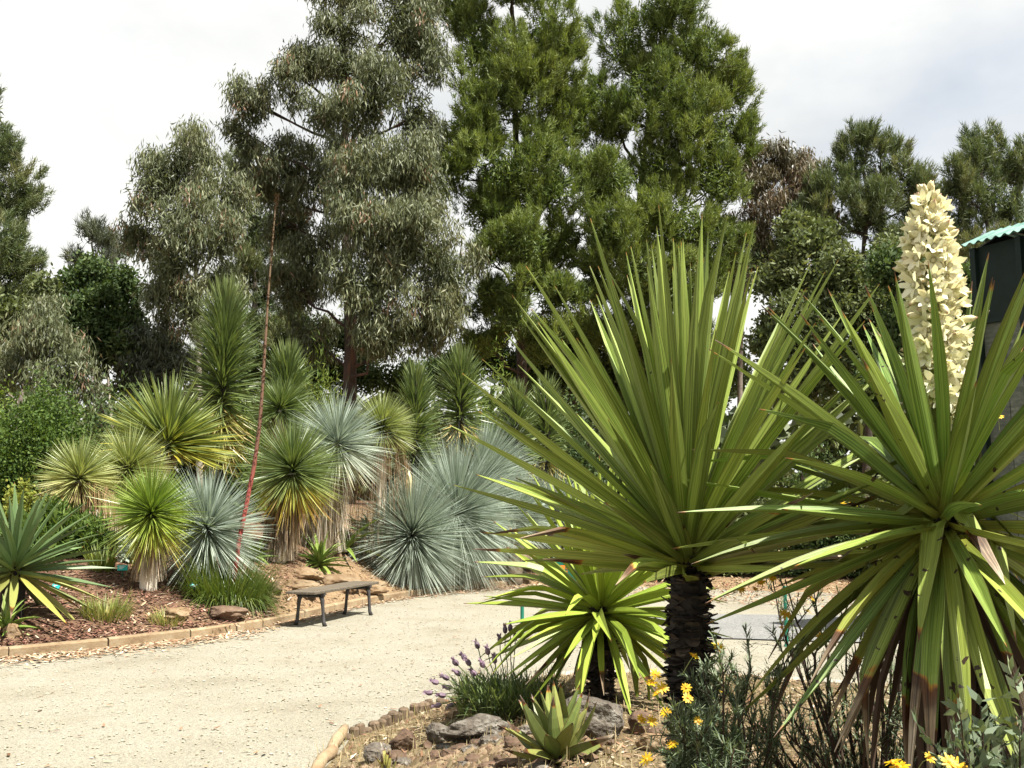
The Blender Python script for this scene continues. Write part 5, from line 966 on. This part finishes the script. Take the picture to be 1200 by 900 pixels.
def daisy_mesh(seed, R=.026):
    rng = np.random.default_rng(seed); mb = MB(); n = 11; a = np.arange(n) * 2 * math.pi / n + rng.normal(0, .06, n)
    d = np.stack([np.cos(a), np.sin(a), .15 + rng.normal(0, .18, n)], 1); side = np.stack([-np.sin(a), np.cos(a), 0 * a], 1)
    strips(mb, d * .004, d, R * (1 + rng.normal(0, .08, n)), .011, .1, 2, [.5, 1, .45], side=side, age=rng.random(n), rng=rng)
    tube(mb, [(0, 0, -.006), (0, 0, .002), (0, 0, .007)], [.005, .008, .003], 7, mat=1)
    return mb.mesh('flower', [M['yellow'], M['orange']])
daisies = [daisy_mesh(i, .024 + .003 * i) for i in range(4)]
def daisy_bush(label, base_px, D, tips, flowers, seed, nleaf=26, leafL=.035, big_leaf=False, branch_r=.009, plumes=True):
    """woody bush: tips are (px, py, depth) ends of branches; flowers are (px, py, depth)"""
    rng = np.random.default_rng(seed); r = random.Random(seed); b = at(base_px, 597, D); gz = tz(b.x, D); t = thing('daisy_bush', label, 'shrub', (b.x, D, gz)); O = Vector((b.x, D, gz))
    wood = MB(); lf = MB()
    for (px, py, Y) in tips:
        e = np.array(list(at(px, py, Y) - O)); s = np.array([rng.normal(0, .04), rng.normal(0, .04), -.05]); mid = (s + e) / 2 + np.array([0, 0, -.10 * abs(e[0])]) + rng.normal(0, .035, 3)
        k = np.linspace(0, 1, 9)[:, None]; P = (1 - k) ** 2 * s + 2 * k * (1 - k) * mid + k ** 2 * e; P[1:-1] += rng.normal(0, .01, (7, 3))
        tube(wood, P, np.linspace(branch_r, .002, 9), 5, cap=False)
        for j in range(12):                                     # side twigs with feathery leaves along the outer half
            f = .35 + .65 * (j + r.random()) / 12; q = np.array([np.interp(f, k[:, 0], P[:, i]) for i in range(3)]); dirn = norm((P[-1] - P[4])[None])[0] * .6 + rng.normal(0, .55, 3) + np.array([0, 0, .35]); dirn /= np.linalg.norm(dirn)
            ln = r.uniform(.05, .13) ; q2 = q + dirn * ln; tube(wood, [q, q2], [.0028, .0012], 4, cap=False)
            n = nleaf; ss = rng.random(n) * 1.1; bb = q + dirn * (ss * ln)[:, None]; dd = dirn * .8 + rng.normal(0, .6, (n, 3)); ag = np.clip(r.random() * .5 + .5 * rng.random(n), 0, 1)
            if big_leaf: rhombs(lf, bb, dd, leafL * (.6 + .7 * rng.random(n)), leafL * .42, ag, rng)
            else: strips(lf, bb, dd, leafL * (.6 + .7 * rng.random(n)), .0058, .05, 1, [1, .4], age=ag, rng=rng)
    wood.build('branches', M['twig'], t); lf.build('foliage', M['grey_daisy'], t, stuff=True)
    for i, (px, py, Y) in enumerate(flowers):
        p = at(px, py, Y) - O; d = Vector((r.uniform(-.5, .5), r.uniform(-1.0, .1), r.uniform(.2, 1))).normalized()
        f = place('flower', daisies[i % 4], t, Matrix.Translation(p) @ d.to_track_quat('Z', 'Y').to_matrix().to_4x4() @ Matrix.Scale(r.uniform(.45, .72), 4))
        mb = MB(); tube(mb, [(0, 0, 0), (r.uniform(-.01, .01), r.uniform(-.01, .01), -.05), (r.uniform(-.03, .03), r.uniform(-.03, .03), -.13)], [.0016, .0016, .0018], 4); mb.build('flower_stem', M['green_stem'], f)
    return t
rb = random.Random(17)
def spray(n, x0, x1, y0, y1, d0, d1): return [(rb.uniform(x0, x1), rb.uniform(y0, y1), rb.uniform(d0, d1)) for _ in range(n)]
daisy_bush('grey-green daisy bush with yellow flowers hiding the foot of the black trunk', 838, 3.05,
           spray(20, 792, 876, 775, 885, 2.8, 3.35) + spray(3, 880, 925, 740, 800, 3.0, 3.4) + spray(6, 780, 830, 840, 900, 2.8, 3.2),
           [(764, 800, 3.1), (770, 812, 3.05), (776, 806, 3.0), (768, 790, 3.1), (806, 818, 2.95), (813, 768, 3.0), (842, 758, 3.1), (780, 835, 3.0), (752, 843, 3.3), (788, 872, 2.9), (820, 872, 2.9), (758, 890, 3.0), (818, 845, 2.95), (804, 806, 3.0), (848, 812, 3.0), (764, 845, 3.1)], 51, nleaf=46)
daisy_bush('twiggy daisy bush with bare dark branches behind the flowering yucca', 1010, 3.75,
           spray(20, 890, 1090, 660, 830, 3.45, 4.2) + spray(16, 1080, 1210, 640, 860, 3.5, 4.2) + spray(12, 860, 960, 820, 890, 3.4, 3.9),
           [(892, 682, 3.5), (885, 690, 3.5), (868, 690, 3.5), (920, 720, 3.5), (916, 735, 3.5), (950, 700, 3.6), (946, 716, 3.6), (985, 592, 3.6), (992, 598, 3.6), (1000, 590, 3.6), (978, 596, 3.6), (1010, 600, 3.6), (990, 606, 3.6), (1020, 606, 3.6), (905, 678, 3.5), (948, 582, 3.6), (912, 662, 3.5), (1172, 488, 4.0), (960, 745, 3.6), (1195, 772, 3.6), (980, 812, 3.5)], 52, nleaf=15, branch_r=.013)
daisy_bush('leafy grey daisy plant with large yellow flowers at the foot of the flowering yucca', 1140, 2.3,
           spray(9, 1110, 1200, 868, 905, 2.2, 2.45) + spray(4, 1185, 1215, 815, 870, 2.3, 2.5),
           [(1046, 893, 2.2), (1054, 899, 2.2), (1112, 893, 2.2), (1120, 900, 2.2), (1090, 888, 2.25)], 53, nleaf=14, leafL=.04, big_leaf=True, branch_r=.005)
# grey stem between the hanging leaves
# ------------------------------------------------------------------ scattered stuff
def scatter_strips(name, label, cat, P, mat, L, W, seed, age=(0, 1), flat=.25, segs=2, bend=0.2):
    rng = np.random.default_rng(seed); n = len(P); a = rng.random(n) * 6.283; d = np.stack([np.cos(a), np.sin(a), rng.normal(.08, flat, n)], 1)
    mb = MB(); strips(mb, P + np.array([0, 0, .012]), d, L * (.5 + rng.random(n)), W * (.6 + .8 * rng.random(n)), bend * rng.random(n) * .3, segs, [.5, 1, .35] if segs == 2 else None, age=age[0] + (age[1] - age[0]) * rng.random(n), rng=rng)
    o = mb.build(name, M[mat], stuff=True); o['label'] = label; o['category'] = cat; return o
rng = np.random.default_rng(500)
x = np.where(rng.random(16000) < .8, rng.uniform(-9, -3.2, 16000), rng.uniform(-9, 1.2, 16000)); s = rng.random(16000) ** 1.5 * 4.5 + .08; y = far_edge(x) + s
scatter_strips('bark_mulch', 'reddish brown bark chips covering the planted bank', 'mulch', np.stack([x, y, terrain(x, y)], 1), 'chip', .06, .022, 1, (0, .95))
x = rng.uniform(-9, 1.2, 2600); y = far_edge(x) + rng.random(2600) * 4.5 + .1
scatter_strips('leaf_litter', 'pale fallen leaves lying on the mulch of the bank', 'leaf litter', np.stack([x, y, terrain(x, y)], 1), 'litter', .11, .028, 2, (.3, 1))
x = rng.uniform(-9, 1.2, 8500); y = far_edge(x) - .07 - np.abs(rng.normal(0, .42, 8500)) * (.6 + .8 * (vnoise(x, 0 * x, 2.2) + .5)); 
scatter_strips('leaf_litter', 'dry leaves and bark swept along the foot of the kerb', 'leaf litter', np.stack([x, y, 0 * x + .008], 1), 'litter', .08, .026, 3, (.2, 1), flat=.12)
x = rng.uniform(1.5, 8, 4000); y = far_edge(x) + rng.uniform(-3.2, 2, 4000)
scatter_strips('leaf_litter', 'reddish leaf litter beyond the grey road', 'leaf litter', np.stack([x, y, terrain(x, y) + .01], 1), 'litter', .1, .03, 4, (0, .8))
x = rng.uniform(-8, 2.5, 900); y = rng.uniform(5, 19, 900); k = (y < far_edge(x) - .2) & ((x < NXL) | (y > near_edge(x) + .1))
scatter_strips('leaf_litter', 'few dry leaves blown onto the open gravel path', 'leaf litter', np.stack([x, y, 0 * x + .006], 1)[k], 'litter', .06, .018, 9, (0, .8), flat=.1)
def pebbles(name, label, cat, P, mat, size, seed, age=(0, 1)):
    rng = np.random.default_rng(seed); n = len(P); O = np.array([[1, 0, 0], [-1, 0, 0], [0, 1, 0], [0, -1, 0], [0, 0, 1], [0, 0, -1.0]]); T = np.array([[0, 2, 4], [2, 1, 4], [1, 3, 4], [3, 0, 4], [2, 0, 5], [1, 2, 5], [3, 1, 5], [0, 3, 5]])
    sc = size * (.4 + rng.random((n, 1, 1)) ** 2 * 1.2) * (.7 + .6 * rng.random((n, 1, 3))) * np.array([1, 1, .6]); a = rng.random(n) * 6.28; V = O[None] * (1 + rng.normal(0, .18, (n, 6, 3))) * sc
    c, s_ = np.cos(a)[:, None], np.sin(a)[:, None]; V = np.stack([V[..., 0] * c - V[..., 1] * s_, V[..., 0] * s_ + V[..., 1] * c, V[..., 2]], -1) + P[:, None]
    mb = MB(); mb.add(V.reshape(-1, 3), tris=(T[None] + (np.arange(n) * 6)[:, None, None]).reshape(-1, 3), age=np.repeat(age[0] + (age[1] - age[0]) * rng.random(n), 6), rnd=np.repeat(rng.random(n), 6))
    o = mb.build(name, M[mat], stuff=True); o['label'] = label; o['category'] = cat
x = rng.uniform(-8, 3.5, 26000); y = rng.uniform(4.5, 20, 26000); dn = np.where(x > NXL, y - near_edge(x), 1); k = (y < far_edge(x) - .05) & (dn > .03)
k &= rng.random(26000) < np.clip(9 / y, .2, 1) ** 2
pebbles('gravel', 'loose pale gravel stones on the path', 'gravel', np.stack([x, y, 0 * x + .012], 1)[k], 'pebble', .009, 1, (.5, 1))
x = rng.uniform(NXL + .05, 4.5, 11000); y = rng.uniform(2.2, 8.7, 11000); k = y < near_edge(x) - .05
pebbles('bed_rubble', 'small broken stones strewn over the sandy near bed', 'rubble', np.stack([x, y, terrain(x, y) + .006], 1)[k], 'rubble', .016, 2)
x = rng.normal(-.45, .32, 3800); y = rng.uniform(4.6, 6.1, 3800); k = x > NXL + .1
pebbles('bed_rubble', 'coarse broken stones heaped under the grey slab', 'rubble', np.stack([x, y, terrain(x, y) + .015], 1)[k], 'rubble', .03, 3, (0, .7))
# dry grass of the near bed
n = 22000; x = rng.uniform(NXL - .1, 4.5, n); y = rng.uniform(2.6, 8.8, n); dens = .5 + vnoise(x, y, 3.1) * 1.0 + .8 * np.exp(-((x + .3) ** 2 + (y - 6.9) ** 2) / .5) + .5 * np.exp(-np.minimum(x - NXL, np.abs(near_edge(x) - y)) ** 2 / .03)
k = (rng.random(n) < dens) & (y < near_edge(x) + .02); x, y = x[k], y[k]; m = len(x); a = rng.random(m) * 6.283
d = np.stack([np.cos(a) * .5 * rng.random(m), np.sin(a) * .5 * rng.random(m), np.ones(m)], 1); mb = MB()
strips(mb, np.stack([x, y, terrain(x, y) - .005], 1), d, .05 + .11 * rng.random(m) ** 1.5, .0055, .6 * rng.random(m), 3, [1, .9, .6, .1], age=rng.random(m) ** .8, rng=rng)
o = mb.build('dry_grass', M['drygrass'], stuff=True); o['label'] = 'short dry grass and weeds over the near bed'; o['category'] = 'grass'
x = rng.uniform(NXL, 4.5, 5000); y = rng.uniform(2.6, 8.6, 5000); k = y < near_edge(x)
scatter_strips('leaf_litter', 'dry brown leaf litter on the sandy near bed', 'leaf litter', np.stack([x, y, terrain(x, y) + .004], 1)[k], 'litter', .05, .014, 6, (0, 1))
